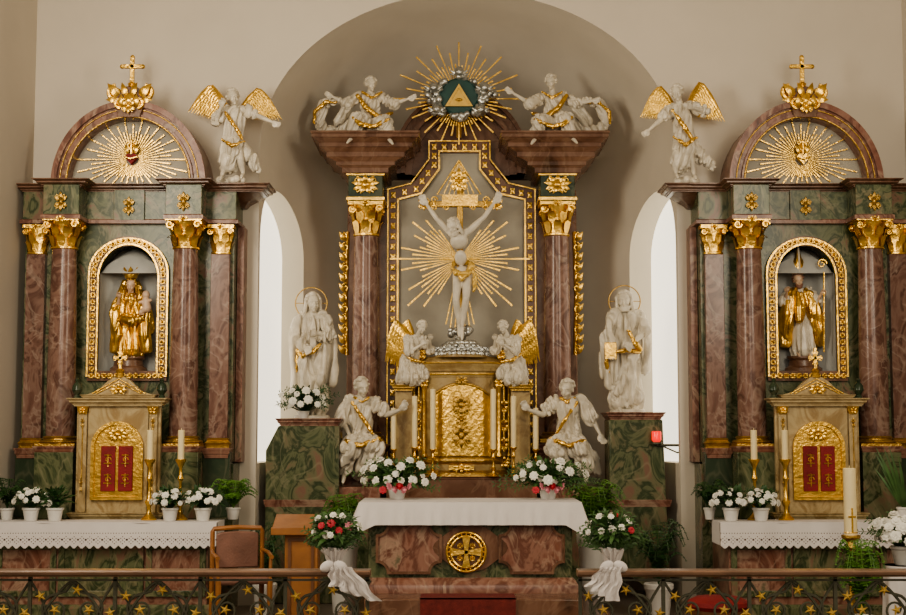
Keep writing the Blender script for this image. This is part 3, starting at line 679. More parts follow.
# top angels
TA=dict(head=(371,84,-.09),chest=(370,102,-.02),pel=(371,126,.02),sL=(360,97),sR=(380,97),eL=(347,104,-.10),eR=(394,104,-.12),wL=(333,97,-.16),wR=(408,99,-.14),kL=(358,119,-.24),kR=(385,122,-.24),aL=(353,136,-.22),aR=(388,137,-.22),tL=(348,140,-.28),tR=(392,141,-.28))
robeTA=[('chest',.10,'pel',.105),('pel',.11,'kL',.078),('pel',.11,'kR',.078),('kL',.072,(354,131,-.22),.066),('kR',.072,(387,131,-.22),.066),('pel',.09,(347,128,.05),.10),((347,128,.05),.09,(325,132,.05),.05),('sL',.052,'eL',.055),('sR',.052,'eR',.055),((338,100,-.12),.03,(324,104,-.04),.045),((324,104,-.04),.045,(318,120,.0),.055),((318,120,.0),.055,(324,131,.04),.04),((347,108,-.05),.05,(338,122,.0),.06)]
sashTA=[([(357,95,-.09),(366,108,-.14),(380,118,-.16),(392,113,-.05)],.038),([(352,117,-.28),(360,124,-.31),(372,127,-.26),(390,119,-.30)],.034),([(337,103,-.13),(326,102,-.1),(315,112,-.06),(314,124,-.04)],.026),([(362,92,-.08),(372,98,-.12),(382,92,-.08)],.02)]
def mk(a,ax): return (2*ax-a[0],)+a[1:] if not isinstance(a,str) else (a[:-1]+{'L':'R','R':'L'}.get(a[-1],a[-1]) if len(a)==2 else a)
def mrobe(r,ax): return [(mk(a,ax),ra,mk(b,ax),rb) for a,ra,b,rb in r]
def msash(s,ax): return [([(2*ax-p[0],)+p[1:] for p in pts],r) for pts,r in s]
for s in(0,1):
    cx=371 if s==0 else 553
    t=thing('seated_angel_statue','white angel with gilded drapery seated on the '+('left' if s==0 else 'right')+' cornice beside the sunburst','statue',(X(cx,-.2),-.2,Z(138,-.2)))
    J,r,sh=(TA,robeTA,sashTA) if s==0 else (mir(TA,462),mrobe(robeTA,462),msash(sashTA,462))
    if s: J['head']=(551,82,-.09);J['wL']=(513,93,-.14);J['wR']=(592,101,-.16)
    fig(t,-.2,.90,J,robe=r,sash=sh,face=(.45 if s==0 else -.45,-1,.1 if s==0 else -.2),flow=(.5 if s==0 else -.5,0,1),fat=1.05,hs=1.1)
# tabernacle angels
KA=dict(head=(422,327,-.06),chest=(415,343),pel=(409,362,.02),sL=(408,338,-.03),sR=(423,339,.0),eL=(410,352,-.13),eR=(430,350,-.05),wL=(421,345,-.17),wR=(430,340,-.12),kL=(411,378,-.14),kR=(421,374,-.1),aL=(402,380,.06),aR=(408,381,.1))
rK=[('chest',.1,'pel',.1),('pel',.11,'kL',.095),('pel',.11,'kR',.095),('pel',.1,(404,379,.02),.1),('kL',.09,(415,380,-.1),.08),('sR',.05,'eR',.055),('sL',.05,'eL',.055)]
for s in(0,1):
    t=thing('kneeling_angel_statue','small white kneeling angel with gold wings '+('left' if s==0 else 'right')+' of the tabernacle top','statue',(X(410 if s==0 else 514,-.5),-.5,Z(385,-.5)))
    J,r=(KA,rK) if s==0 else (mir(KA,462.5),mrobe(rK,462.5))
    fig(t,-.46,.74,J,robe=r,face=(.7 if s==0 else -.7,-1,0),sash=[([(402 if s==0 else 523,352,-.08),(412 if s==0 else 513,360,-.15),(424 if s==0 else 501,362,-.12)],.03)],hs=1.12)
    f=(lambda q:q) if s==0 else (lambda q:(925-q[0],q[1]))
    wing(t,-.40,f((412,340)),f((396,321)),f((385,362)),f((402,368)),w=.035)
    wing(t,-.36,f((414,340)),f((408,320)),f((394,350)),f((408,362)),w=.03)
# candle bearing angels
CA=dict(head=(362,387,-.1),chest=(361,408,-.04),pel=(359,438,.0),sL=(349,402,-.02),sR=(374,402,-.04),eL=(342,421,-.08),eR=(386,415,-.12),wL=(350,436,-.2),wR=(400,410,-.2),hR=(404,405,-.22),kL=(350,450,-.26),kR=(374,448,-.24),aL=(344,474,-.16),aR=(366,476,-.15))
rC=[('chest',.10,'pel',.095),('pel',.10,'kL',.08),('pel',.10,'kR',.08),('kL',.075,(344,466,-.18),.065),('kR',.075,(364,468,-.15),.065),('sL',.055,'eL',.058),('sR',.05,(381,409,-.1),.055),('pel',.09,(339,460,.02),.07),((339,460,.02),.06,(334,472,.0),.04),('pel',.1,(362,468,.05),.1)]
sC=[([(352,402,-.12),(364,420,-.18),(373,434,-.16)],.024),([(344,440,-.25),(360,446,-.33),(380,438,-.26)],.028),([(354,397,-.1),(362,402,-.14),(370,397,-.1)],.016)]
for s in(0,1):
    t=thing('candle_bearing_angel_statue','large white seated angel reaching toward candles '+('left' if s==0 else 'right')+' of the tabernacle','statue',(X(359 if s==0 else 570,-.6),-.6,Z(484,-.6)))
    J,r,sh=(CA,rC,sC) if s==0 else (mir(CA,464.5),mrobe(rC,464.5),msash(sC,464.5))
    if s: J['eR']=(592,418,-.06);J['wR']=(600,434,-.12);J['head']=(567,389,-.1)
    fig(t,-.55,1.12,J,robe=r,sash=sh,face=(.5 if s==0 else -.5,-1,-.2),flow=(.3 if s==0 else -.3,0,1),hs=1.1,fat=1.02)
for px,ty,by,nm,yy in((394,408,449,'outermost left',-.67),(415,396,447,'middle left',-.67),(433,389,449,'innermost left',-.70),(493,389,449,'innermost right',-.70),(513,396,447,'middle right',-.67),(535,408,449,'outermost right',-.67)):
    y=yy;candlestick(nm+' tall candle in a gold candlestick on the high altar shelf',X(px,y),y,gz,Z(by,y)-gz,Z(ty,y)-Z(by,y),.027,'candlesticks on the high altar')
for s,poly,nm in((0,[(284,426),(343,426),(343,560),(272,560),(272,450)],'left'),(1,[(604,420),(656,420),(662,446),(662,560),(604,560)],'right')):
    y=-.55;w=[(X(a,y),max(Z(b,y),FL)) for a,b in poly]
    t=thing('statue_pedestal','green marble pedestal carrying the '+nm+' saint statue','pedestal',((w[0][0]+w[1][0])/2,y,FL))
    m=M();w[2]=(w[2][0],FL);w[3]=(w[3][0],FL);
    m.prism(w,-.88,-.48);B(m,'body',GREEN,t,.01)
    cx=(w[0][0]+w[1][0])/2;hw=(w[1][0]-w[0][0])/2
    m=M();corn(m,cx,-.64,hw-.02,.22,w[0][1],w[0][1]+.07,.4);B(m,'top_slab',RED,t)
    m=M();xa0=min(q[0] for q in w);xb0=max(q[0] for q in w);corn(m,(xa0+xb0)/2,-.68,(xb0-xa0)/2-.0,.2,Z(505,y),Z(498,y),.15);B(m,'moulding',RED,t)
S1=dict(head=(313,303,-.02),chest=(312,324),pel=(313,353),sL=(302,318),sR=(323,318),eL=(297,336,-.04),eR=(330,335,-.06),wL=(305,347,-.16),wR=(317,334,-.2),kL=(308,380,-.05),kR=(319,380,-.03),aL=(306,409,-.05),aR=(319,410,-.02))
rS1=[('chest',.085,'pel',.08),('pel',.085,(311,380,0),.10),((311,380,0),.10,(312,403,0),.12),('sL',.046,'eL',.05),('eL',.048,(303,345,-.12),.045),('sR',.046,'eR',.05),('eR',.048,(322,337,-.14),.04),('eL',.048,(300,372,.0),.05),('sR',.046,(330,350,.04),.048),((330,350,.04),.048,(332,380,.04),.042),((302,350,-.08),.04,(314,394,-.1),.05),((324,345,-.08),.035,(318,380,-.1),.045),((300,372,.0),.05,(298,395,.0),.04)]
S2=dict(head=(624,301,-.02),chest=(626,322),pel=(626,351),sL=(615,316),sR=(637,316),eL=(608,334,-.04),eR=(643,333,-.05),wL=(610,350,-.15),wR=(632,344,-.2),kL=(621,378,-.05),kR=(632,378,-.03),aL=(619,404,-.05),aR=(632,405,-.02))
rS2=[('chest',.085,'pel',.085),('pel',.09,(625,380,0),.11),((625,380,0),.11,(626,399,0),.13),('sL',.05,'eL',.055),('eL',.052,(610,345,-.1),.05),('sR',.05,'eR',.055),('eR',.055,(642,367,.02),.05),('eL',.055,(608,374,.02),.05),('eR',.055,(643,352,.04),.05),((636,350,-.08),.04,(618,394,-.1),.05),((612,352,-.08),.035,(612,384,-.06),.04)]
for s,J,r,nm,cx,bz in((0,S1,rS1,'left',313,419),(1,S2,rS2,'right',626,413)):
    zz=Z(426 if s==0 else 420,-.55)+.07
    t=thing('saint_statue','tall white robed saint with halo on the '+nm+' green pedestal','statue',(X(cx,-.6),-.6,zz))
    fig(t,-.62,1.2,J,robe=r,halo=True,hair='long',beard=(s==1),face=(.35 if s==0 else -.2,-1,.1),amp=.036,vf=14,vox=.005,
        sash=[([(297,350,-.1),(302,356,-.17),(312,352,-.19),(322,344,-.17)],.022),([(296,352,-.08),(297,362,-.08),(296,372,-.04)],.016)] if s==0 else [([(628,330,-.15),(636,345,-.2),(641,350,-.16)],.028),([(608,350,-.1),(606,362,-.1),(609,376,-.08)],.018),([(615,352,-.18),(628,350,-.21),(640,352,-.15)],.02)])
    m=M();c=X(cx,-.62);top=Z(bz-4,-.62);m.lathe([(.17,0),(.17,max(.02,top-zz-.01)),(.15,max(.03,top-zz))],(c,-.63,zz),24);B(m,'base',WHITE,t)
    if s==1:
        m=M();p=P(611,352,-.82);m.box(p.x-.06,p.x+.05,p.y-.02,p.y+.02,p.z-.07,p.z+.09);B(m,'book',GOLD,t,.004)
# ================================================================ SIDE ALTARS
def side_altar(cx,side,nm):
    Yb=-1.35
    zz=Z;mz=zz(523,-2.25);hw=.95
    t=thing('side_altar_retable','marble side altar retable with arched pediment and gilt niche, '+nm+' of the apse','altar retable',(cx,-1.3,FL))
    zc=zz(181,-1.6);ze=zz(222,-1.5)
    nh=.275;nz0=zz(371,Yb);nzt=zz(243,Yb);zf=lambda q:nzt-nh+nh*sqrt(max(0,1-(2*q-1)**2))
    m=M();arch_sheet(m,cx-.95,cx+.95,zz(462,Yb),ze,cx-nh,cx+nh,nz0,zf,Yb,-1.06)
    for sx in(-1,1): m.add([(cx+sx*.95,Yb,zz(462,Yb)),(cx+sx*.95,WY,zz(462,Yb)),(cx+sx*.95,WY,ze),(cx+sx*.95,Yb,ze)],[(0,1,2,3)])
    B(m,'back_panel',GREEN,t)
    m=M();rows=[]
    for k in range(13):
        a=pi*k/12;xx=cx-nh*.98*cos(a);yy=-1.34+.27*sin(a);rows.append([(xx,yy,nz0+.001),(xx,yy,nzt-nh)]+[(cx-nh*.98*cos(a)*cos(f),-1.34+.27*sin(a),nzt-nh+nh*.98*sin(f)*sin(a)**.4) for f in [pi/2*i/8 for i in range(1,9)]])
    m.rings(rows,caps=False,closed=False);B(m,'niche',NICHE,t)
    fh=.345;zb=zz(376,Yb);ztp=zz(238,Yb)
    pts=[(cx-fh+.03,zb)]+[(cx-(fh-.03)*cos(pi*i/20),ztp-fh+(fh-.03)*sin(pi*i/20)) for i in range(21)]+[(cx+fh-.03,zb)]
    m=M();frame_poly(m,pts,.09,Yb,.035);fr=B(m,'niche_frame',BROWN,t)
    m=M()
    frame_poly(m,[(cx+(p[0]-cx)*1.13,p[1]+(.02 if p[1]>zb+.2 else -.0)) for p in pts],.016,Yb-.03,.02)
    frame_poly(m,[(cx+(p[0]-cx)*.87,p[1]-(.03 if p[1]>ztp-fh else -.0)) for p in pts],.016,Yb-.03,.02)
    for p,a in along(pts,.06): m.orn(p.x,Yb-.045,p.y,.055,.055,4)
    B(m,'gilt_carving',GOLD,fr)
    for sx in(-1,1):
        column(t,cx+sx*.545,-1.53,zz(436,-1.53),zz(250,-1.53),zz(219,-1.53),.125)
        pilaster(t,cx+sx*.835,Yb,zz(438,Yb),zz(255,Yb),zz(226,Yb),.085,.07)
        m=M();x=cx+sx*.545;m.box(x-.17,x+.17,-1.72,Yb+.02,mz+.001,zz(452,-1.6));pp=B(m,'pedestal',GREEN,t,.005)
        m=M();corn(m,x,-1.53,.15,.17,zz(456,-1.6),zz(446,-1.6),.3);B(m,'pedestal_moulding',RED,pp)
        m=M();x=cx+sx*.835;m.box(x-.12,x+.12,-1.48,Yb+.02,mz+.001,zz(452,-1.45));pp=B(m,'pedestal',DGREEN,t,.005)
        m=M();corn(m,x,-1.42,.1,.07,zz(458,-1.45),zz(448,-1.45),.25);B(m,'pedestal_moulding',RED,pp)
    m=M();m.box(cx-.97,cx+.97,Yb-.02,WY,FL,zz(464,Yb));B(m,'plinth',GREEN,t)
    # return pilaster strip between the altar and the apse opening
    s=-side;m=M();xe=cx+s*.985;m.box(min(xe-.03,xe+.03),max(xe-.03,xe+.03),-1.2,WY,zz(462,-1.2),ze);B(m,'return_strip',RED,t)
    z1=zz(190,-1.5)
    m=M();m.box(cx-.97,cx+.97,Yb-.05,WY,ze,z1+.02)
    for sx in(-1,1): m.box(cx+sx*.545-.16,cx+sx*.545+.16,-1.68,Yb,ze,z1+.02)
    m.box(cx-.14,cx+.14,-1.42,Yb,ze,z1+.02)
    e=B(m,'entablature',GREEN,t,.004)
    for sx,w_ in((-1,.13),(1,.13),(0,.12)):
        m=M();m.orn(cx+sx*.545,-1.69 if sx else -1.43,(ze+z1)/2+.01,w_,.18,6);B(m,'gilt_carving',GOLDD,e)
    m=M();m.rlathe(cx,-1.2,.98,.21,[(0,ze-.001),(.012,ze),(.012,ze+.03),(0,ze+.04)])
    for sx in(-1,1): m.rlathe(cx+sx*.545,-1.52,.165,.165,[(0,ze-.001),(.012,ze),(.012,ze+.035),(0,ze+.045)])
    B(m,'architrave_moulding',RED,e)
    m=M();corn(m,cx,-1.2,.97,.2,z1,zc,.8)
    for sx in(-1,1): corn(m,cx+sx*.545,-1.45,.16,.2,z1,zc+.003,.8)
    xe=cx+s*1.05
    corn(m,xe,-1.24,.15,.17,z1,zc+.006,.7)
    m.rings([[(xe-s*.1,WY,z),(xe-s*.1,-1.1-d,z),(xe-s*.1+s*w_,-1.1-d,z),(xe-s*.1+s*w_,WY,z)] for w_,d,z in((.06,.02,z1-.10),(.09,.1,z1-.07),(.16,.2,z1-.03),(.22,.27,z1))])
    B(m,'cornice',BROWN,t)
    rx,rz=.70,zz(101,-1.45)-zc
    m=M()
    for (k0,k1,d) in((1,.93,.34),(.93,.84,.30),(.84,.80,.33)):
        out=[(cx-rx*k0*cos(pi*i/36),zc+rz*k0*sin(pi*i/36)) for i in range(37)];inn=[(cx-rx*k1*cos(pi*i/36),zc+rz*k1*sin(pi*i/36)) for i in range(37)]
        ya,yb=-1.15-d,WY
        rs=[[(p[0],ya,p[1]) for p in out],[(p[0],ya,p[1]) for p in inn],[(p[0],yb,p[1]) for p in inn],[(p[0],yb,p[1]) for p in out]]
        m.rings(rs+[rs[0]],caps=False,closed=False)
    ap=B(m,'arched_pediment',RED,t,0)
    m=M();m.tube([(cx-rx*.80*cos(pi*i/36),-1.485,zc+rz*.80*sin(pi*i/36)) for i in range(37)],.009,6);m.tube([(cx-rx*.90*cos(pi*i/36),-1.452,zc+rz*.90*sin(pi*i/36)) for i in range(37)],.007,6);m.tube([(cx-rx*.80,-1.485,zc+.01),(cx-rx*.90,-1.452,zc+.01)],.006,6);B(m,'gilt_edge',GOLDD,ap)
    m=M();m.prism([(cx-rx*.82*cos(pi*i/36),zc+rz*.82*sin(pi*i/36)) for i in range(37)],-1.3,-1.1);B(m,'tympanum',PANEL,t)
    sc=zc+.25
    m=M()
    for i in range(56):
        a=2*pi*i/56
        L=.0
        while L<.6:
            px_,pz_=cos(a)*L,sin(a)*L+.25
            if pz_<.03 or (px_/(rx*.79))**2+(pz_/(rz*.79))**2>1:break
            L+=.01
        L*=(1,.72,.92,.66)[i%4]
        m.ray(cx,-1.32,sc,a,.06,max(.08,L),.0015,.0058)
    B(m,'golden_rays',GOLD,t)
    m=M();hp=[]
    for i in range(28):
        q=2*pi*i/28;hp.append((cx+.052*sin(q)**3,sc+.0036*(13*cos(q)-5*cos(2*q)-2*cos(3*q)-cos(4*q))))
    m.prism(hp,-1.39,-1.33)
    B(m,'heart',REDCL if side<0 else GOLD,t,.014)
    m=M();m.orn(cx,-1.36,sc+.12,.12,.12,6);m.tube([(cx,-1.38,sc+.04),(cx,-1.38,sc+.17)],.01,6);m.tube([(cx-.06,-1.40,sc+.01),(cx,-1.41,sc-.01),(cx+.06,-1.40,sc+.01)],.009,6);m.leaf((cx-.03,-1.37,sc+.04),(cx-.06,-1.37,sc+.13),.02,(0,-1,0),.1);m.leaf((cx+.03,-1.37,sc+.04),(cx+.06,-1.37,sc+.13),.02,(0,-1,0),.1);B(m,'heart_flames',GOLD,t)
    zt=zc+rz
    m=M();m.rings([[(cx-w,-1.5,z),(cx+w,-1.5,z),(cx+w,-1.25,z),(cx-w,-1.25,z)] for w,z in((.10,zt-.16),(.13,zt-.02),(.15,zt),(.12,zt+.02),(.07,zt+.08),(.07,zt+.12))]);B(m,'keystone',BROWN,t,.004)
    m=M();m.ball((cx,-1.51,zt-.01),(.05,.025,.07));m.orn(cx,-1.53,zt-.06,.14,.16,6)
    for sx in(-1,1):
        m.scroll(cx+sx*.135,-1.46,zt+.07,.07,.024,1.5,pi/2,-sx);m.scroll(cx+sx*.08,-1.5,zt-.03,.05,.018,1.4,-pi/2,sx)
        m.leaf((cx+sx*.06,-1.5,zt-.08),(cx+sx*.07,-1.52,zt+.05),.03,(0,-1,0),.15);m.leaf((cx+sx*.08,-1.48,zt+.02),(cx+sx*.2,-1.5,zt+.15),.04,(0,-1,0),.15);m.leaf((cx+sx*.02,-1.5,zt+.02),(cx+sx*.07,-1.5,zt+.16),.03,(0,-1,0),.15);m.leaf((cx+sx*.1,-1.49,zt+.0),(cx+sx*.21,-1.5,zt-.0),.03,(0,-1,0),.15)
    m.lathe([(.05,0),(.07,.03),(.03,.05),(.04,.07),(.02,.09)],(cx,-1.4,zt+.1),16);B(m,'gilt_crest',GOLD,t)
    m=M();zb=zt+.17;m.box(cx-.018,cx+.018,-1.42,-1.385,zb,zb+.25);m.box(cx-.095,cx+.095,-1.42,-1.385,zb+.145,zb+.18)
    for a,b in((0,.25),(-.095,.1625),(.095,.1625)): m.ball((cx+a,-1.4,zb+b),.022,None,8,6)
    B(m,'cross',GOLD,t,.003)
    tt=thing('side_altar_table','marble side altar table with panelled front under lace cloth, '+nm+' of the apse','altar table',(cx,-1.8,FL))
    m=M();m.box(cx-hw+.06,cx+hw-.06,-2.15,-1.4,FL,mz-.08);B(m,'body',RED,tt,.01)
    m=M();corn(m,cx,-1.8,hw-.05,.38,mz-.09,mz,.4);B(m,'top_slab',GREEN,tt)
    m=M();m.rlathe(cx,-1.78,hw-.06,.37,[(.04,FL),(.04,FL+.12),(.01,FL+.15),(0,FL+.15)]);B(m,'foot_moulding',GREEN,tt)
    for a,b in((-.85,-.4),(-.33,.33),(.4,.85)):
        m=M();m.box(cx+a,cx+b,-2.158,-2.14,FL+.24,mz-.2);o=B(m,'front_panel',GREEN if a==-.33 else RED,tt)
        m=M();panel_frame(m,cx+a,cx+b,FL+.24,mz-.2,-2.15,.05,.025);B(m,'panel_moulding',GREEN,o,.004)
    # tabernacle on the table
    Yq=-1.78;tz=mz;hw2=.385;c0=cx;cx=cx-side*.033
    tb=thing('side_tabernacle','beige marbled gabled tabernacle with red panelled door on '+nm+' side altar','tabernacle',(cx,Yq+.1,tz))
    zk=zz(404,Yq)
    m=M();m.box(cx-hw2+.02,cx+hw2-.02,Yq,Yq+.05,tz,zk);m.box(cx-hw2*.68,cx+hw2*.68,Yq-.02,Yq+.02,tz,zk);B(m,'body',CREAM,tb,.006)
    m=M();corn(m,cx,Yq+.0,hw2-.01,.05,zk-.02,zk+.05,.5);B(m,'cornice',CREAM,tb)
    m=M();corn(m,cx,Yq+.01,hw2*.78,.045,zk+.045,zk+.08,.25);B(m,'upper_step',CREAM,tb)
    m=M();m.prism([(cx-hw2*.75,zk+.08),(cx+hw2*.75,zk+.08),(cx+hw2*.5,zk+.11),(cx+.1,zk+.2),(cx,zk+.26),(cx-.1,zk+.2),(cx-hw2*.5,zk+.11)],Yq-.02,Yq+.05);B(m,'gable',CREAM,tb,.004)
    m=M();corn(m,cx,Yq+.0,hw2,.05,tz,tz+.06,.3);B(m,'foot_moulding',CREAM,tb,.004)
    m=M()
    for q in(.2,.32): m.tube([(cx-hw2*.75*(1-q),Yq-.03,zk+.09),(cx,Yq-.03,zk+.25*(1-q)+.02),(cx+hw2*.75*(1-q),Yq-.03,zk+.09)],.006,6)
    m.orn(cx,Yq-.04,zk+.13,.16,.1,7);B(m,'gable_relief',GOLD,tb)
    for sx in(-1,1):
        x=cx+sx*.305
        m=M();m.box(x-.035,x+.035,Yq-.035,Yq+.02,tz+.06,zk-.07);o=B(m,'side_pilaster',CREAM,tb,.005)
        m=M();m.rlathe(x,Yq-.01,.03,.03,[(0,zk-.09),(.012,zk-.06),(.016,zk-.03),(.02,zk-.02)]);m.orn(x,Yq-.055,zk-.055,.06,.06,5);B(m,'pilaster_capital',GOLD,o)
        m=M();m.orn(x,Yq-.04,zk-.16,.04,.10,5);m.orn(x,Yq-.04,tz+.3,.035,.2,5);m.tube([(x,Yq-.036,zk-.16),(x,Yq-.036,tz+.3)],.006,6);B(m,'pilaster_relief',GOLDD,o)
        m=M();m.lathe([(.035,0),(.02,.03),(.045,.07),(.04,.11),(.015,.14),(.02,.16),(.003,.18)],(cx+sx*hw2*.96,Yq+.0,zk+.05),12);B(m,'urn',DGREEN,tb)
    m=M();zb=zk+.25;m.box(cx-.012,cx+.012,Yq,Yq+.025,zb,zb+.24);m.box(cx-.06,cx+.06,Yq,Yq+.025,zb+.14,zb+.165);m.lathe([(.05,-.02),(.03,.02),(.04,.04),(.015,.06)],(cx,Yq+.012,zb),12)
    for q in range(8): m.ray(cx,Yq+.012,zb+.152,pi/8+q*pi/4,.01,.06,.004,.002)
    B(m,'cross',GOLD,tb)
    dz0,dz1=zz(498,Yq),zz(423,Yq);dw=.21
    pts=[(cx-dw,dz0)]+[(cx-dw*cos(pi*i/16),dz1-dw+dw*sin(pi*i/16)) for i in range(17)]+[(cx+dw,dz0)]
    m=M();m.prism(pts,Yq-.035,Yq-.015);frame_poly(m,pts,.03,Yq-.03,.03);dd=B(m,'door',GOLD,tb)
    for sx in(-1,1):
        m=M();x0=cx+sx*.075
        m.box(x0-.062,x0+.062,Yq-.05,Yq-.03,dz0+.06,zz(446,Yq));rp=B(m,'red_door_panel',REDCL,dd,.003)
        for r_ in range(2):
            m=M();zc_=dz0+.15+r_*.17;m.tube([(x0-.03,Yq-.053,zc_+.05),(x0+.03,Yq-.053,zc_+.05)],.006,5);m.tube([(x0,Yq-.053,zc_-.05),(x0,Yq-.053,zc_+.06)],.006,5);m.tube([(x0-.035,Yq-.053,zc_-.02),(x0+.035,Yq-.053,zc_-.02)],.005,5);m.scroll(x0,Yq-.053,zc_+.01,.028,.005,1)
            B(m,'gilt_motif',GOLD,dd)
    m=M();m.orn(cx,Yq-.045,dz1-.1,.2,.12,9);B(m,'gilt_shell',GOLD,dd)
    cx=c0
    x0,x1=cx-hw-.03,cx+hw+.03;yf=-2.26
    m=M();m.box(x0,x1,yf,-1.9,mz,mz+.008);zl=zz(549,-2.26)
    st=.0075;nx=int((x1-x0)/st);nz=30;dzz=(mz-zl)/nz
    W_=lambda i:yf-.007-.012*sin(i*.06)-.005*sin(i*.17)
    for i in range(nx):
        k=i%9
        for j in range(nz):
            jj=nz-1-j
            if jj<4 and abs(k-4)>1.05*(jj+1):continue
            if 4<=jj<15:
                a=abs(k-4);b=jj-9
                if (a==0 and abs(b)==0) or (a==2 and abs(b)==2) or (a==0 and abs(b)==4) or (a==4 and b in(0,1)): continue
            if jj==17 and k%3==0: continue
            za=mz+.006-j*dzz
            m.add([(x0+i*st,W_(i),za),(x0+(i+1)*st,W_(i+1),za),(x0+(i+1)*st,W_(i+1),za-dzz),(x0+i*st,W_(i),za-dzz)],[(0,1,2,3)])
    for xx in(x0-.004,x1+.004): m.add([(xx,yf,mz+.006),(xx,-1.9,mz+.006),(xx,-1.9,zl+.03),(xx,yf,zl+.03)],[(0,1,2,3)])
    tag(B(m,'altar_cloth',CLOTH),'white cloth with lace edge on the '+nm+' side altar','altar cloth')
    return mz
cL=X(129,-1.35,300);cR=X(805.5,-1.35,300)
mzL=side_altar(cL,-1,'left');mzR=side_altar(cR,1,'right')
mzt=mzL+.009
def nstat(cx,J,robe,nm,label,extra,**k):
    Y=-1.2;bz=Z(371,-1.35)
    t=thing(nm,label,'statue',(cx,Y,bz))
    fig(t,Y,k.pop('H'),J,robe=robe,mt=FLESH,hs=1.15,**k)
    m=M();m.lathe([(.17,0),(.17,.03),(.14,.05),(.13,.1),(.15,.12),(.15,.14)],(cx,Y,bz),24,1,.75);B(m,'base',BROWN,t);extra(t,Y)
JM=dict(head=(131,285,-.06),chest=(131,301),pel=(131,319),sL=(125,297),sR=(138,297),eL=(118,307,-.07),eR=(145,308,-.06),wL=(119,298,-.15),wR=(143,312,-.14),kL=(128,335),kR=(135,335),aL=(127,352,-.02),aR=(136,352,-.02))
def ex1(t,Y):
    m=M();c=P(146,295,Y-.13);m.ball(c,(.036,.038,.042));m.cap(c-V((0,0,.05)),.035,c-V((-.01,0,.12)),.045);m.cap(c-V((0,0,.06)),.02,c+V((.05,-.03,-.05)),.015);m.cap(c-V((0,0,.06)),.02,c+V((-.05,-.03,-.07)),.015);m.cap(c-V((0,0,.13)),.03,c+V((-.03,-.06,-.16)),.02);BR(m,'child',FLESH,t,.006)
    m=M();p=P(131,278.5,Y-.06);n=9
    m.lathe([(.052,0),(.060,.015),(.062,.035)],p,16)
    for i in range(n):
        a=2*pi*i/n;m.leaf(p+V((cos(a)*.06,sin(a)*.06,.025)),p+V((cos(a)*.095,sin(a)*.095,.10)),.024,(cos(a),sin(a),0));m.tube([p+V((cos(a)*.055,sin(a)*.055,.03)),p+V((cos(a)*.05,sin(a)*.05,.10)),p+V((0,0,.125))],.006,5)
    m.ball(p+V((0,0,.13)),.02);m.box(p.x-.005,p.x+.005,p.y-.005,p.y+.005,p.z+.13,p.z+.18);B(m,'crown',GOLD,t)
    m=M()
    for s in(-1,1):
        m.tube([P(131+s*6,281,Y+.0),P(131+s*8,290,Y-.02),P(131+s*12,300,Y-.05),P(131+s*15,314,Y-.07),P(131+s*13,335,Y-.09),P(131+s*16,352,Y-.06)],[.018,.03,.045,.06,.055,.05],10)
    m.tube([P(120,318,Y-.12),P(131,322,Y-.17),P(143,317,Y-.14)],[.03,.04,.03],8)
    BR(m,'mantle',GOLD,t,.007,amp=.016,freq=15)
cxL=X(130,-1.2,300)
nstat(cxL,JM,[('chest',.1,'pel',.1),('pel',.12,(131,335,0),.15),((131,335,0),.15,(131,350,0),.16),('sL',.06,'eL',.07),('sR',.06,'eR',.07),('eL',.07,(119,330,.02),.08),('eR',.07,(146,328,.02),.09)],'madonna_statue','gilded crowned mother and child statue in the left altar niche',ex1,H=.74,hair='long',rmt=GOLD,hmt=GOLDD,amp=.035)
JB=dict(head=(798,280,-.06),chest=(799,296),pel=(801,316),sL=(791,292),sR=(808,292),eL=(785,302,-.07),eR=(816,302,-.07),wL=(787,292,-.17),wR=(821,295,-.14),kL=(797,335),kR=(806,335),aL=(797,351,-.02),aR=(808,351,-.02))
def ex2(t,Y):
    m=M();p=P(798,274,Y-.06);m.rings([[(p.x+r*cos(2*pi*i/24),p.y+ry*sin(2*pi*i/24),p.z+z+zz_*abs(sin(2*pi*i/24))**2) for i in range(24)] for r,ry,z,zz_ in((.055,.060,0,0),(.068,.060,.06,0),(.058,.045,.10,.05),(.022,.02,.12,.13))]);B(m,'mitre',GOLD,t)
    m=M();m.tube([p+V((0,-.066,0)),p+V((0,-.057,.1)),p+V((0,-.03,.24))],.008,5);m.tube([p+V((-.057,-.02,.012)),p+V((0,-.068,.012)),p+V((.057,-.02,.012))],.011,5);B(m,'mitre_trim',WHITE,t)
    m=M();q=P(824,294,Y-.17);m.tube([P(824,352,Y-.12),q,P(824,272,Y-.17)],.008,6);q2=P(824,266,Y-.17);m.scroll(q2.x-.02,q2.y,q2.z+.02,.045,.009,1.4,0,1);B(m,'crozier',GOLD,t)
    m=M()
    for s in(-1,1):
        m.tube([P(799+s*4,289,Y-.05),P(800+s*10,297,Y-.07),P(801+s*14,314,Y-.08),P(802+s*16,330,Y-.05),P(802+s*17,346,Y-.02)],[.03,.055,.065,.065,.05],10)
    m.tube([P(799,293,Y-.1),P(800,308,Y-.14),P(800,322,Y-.15)],[.03,.045,.03],8)
    BR(m,'cope',GOLD,t,.007,amp=.016,freq=15)
nstat(X(802,-1.2,300),JB,[('chest',.1,'pel',.1),('pel',.11,(802,335,0),.14),((802,335,0),.14,(803,350,0),.15),('sL',.06,'eL',.07),('sR',.06,'eR',.07)],'bishop_statue','bishop statue in gold cope and pointed mitre with crozier in the right altar niche',ex2,H=.74,beard=True,rmt=WHITE,hmt=LEATHER,amp=.035)
zcA=Z(181,-1.6)
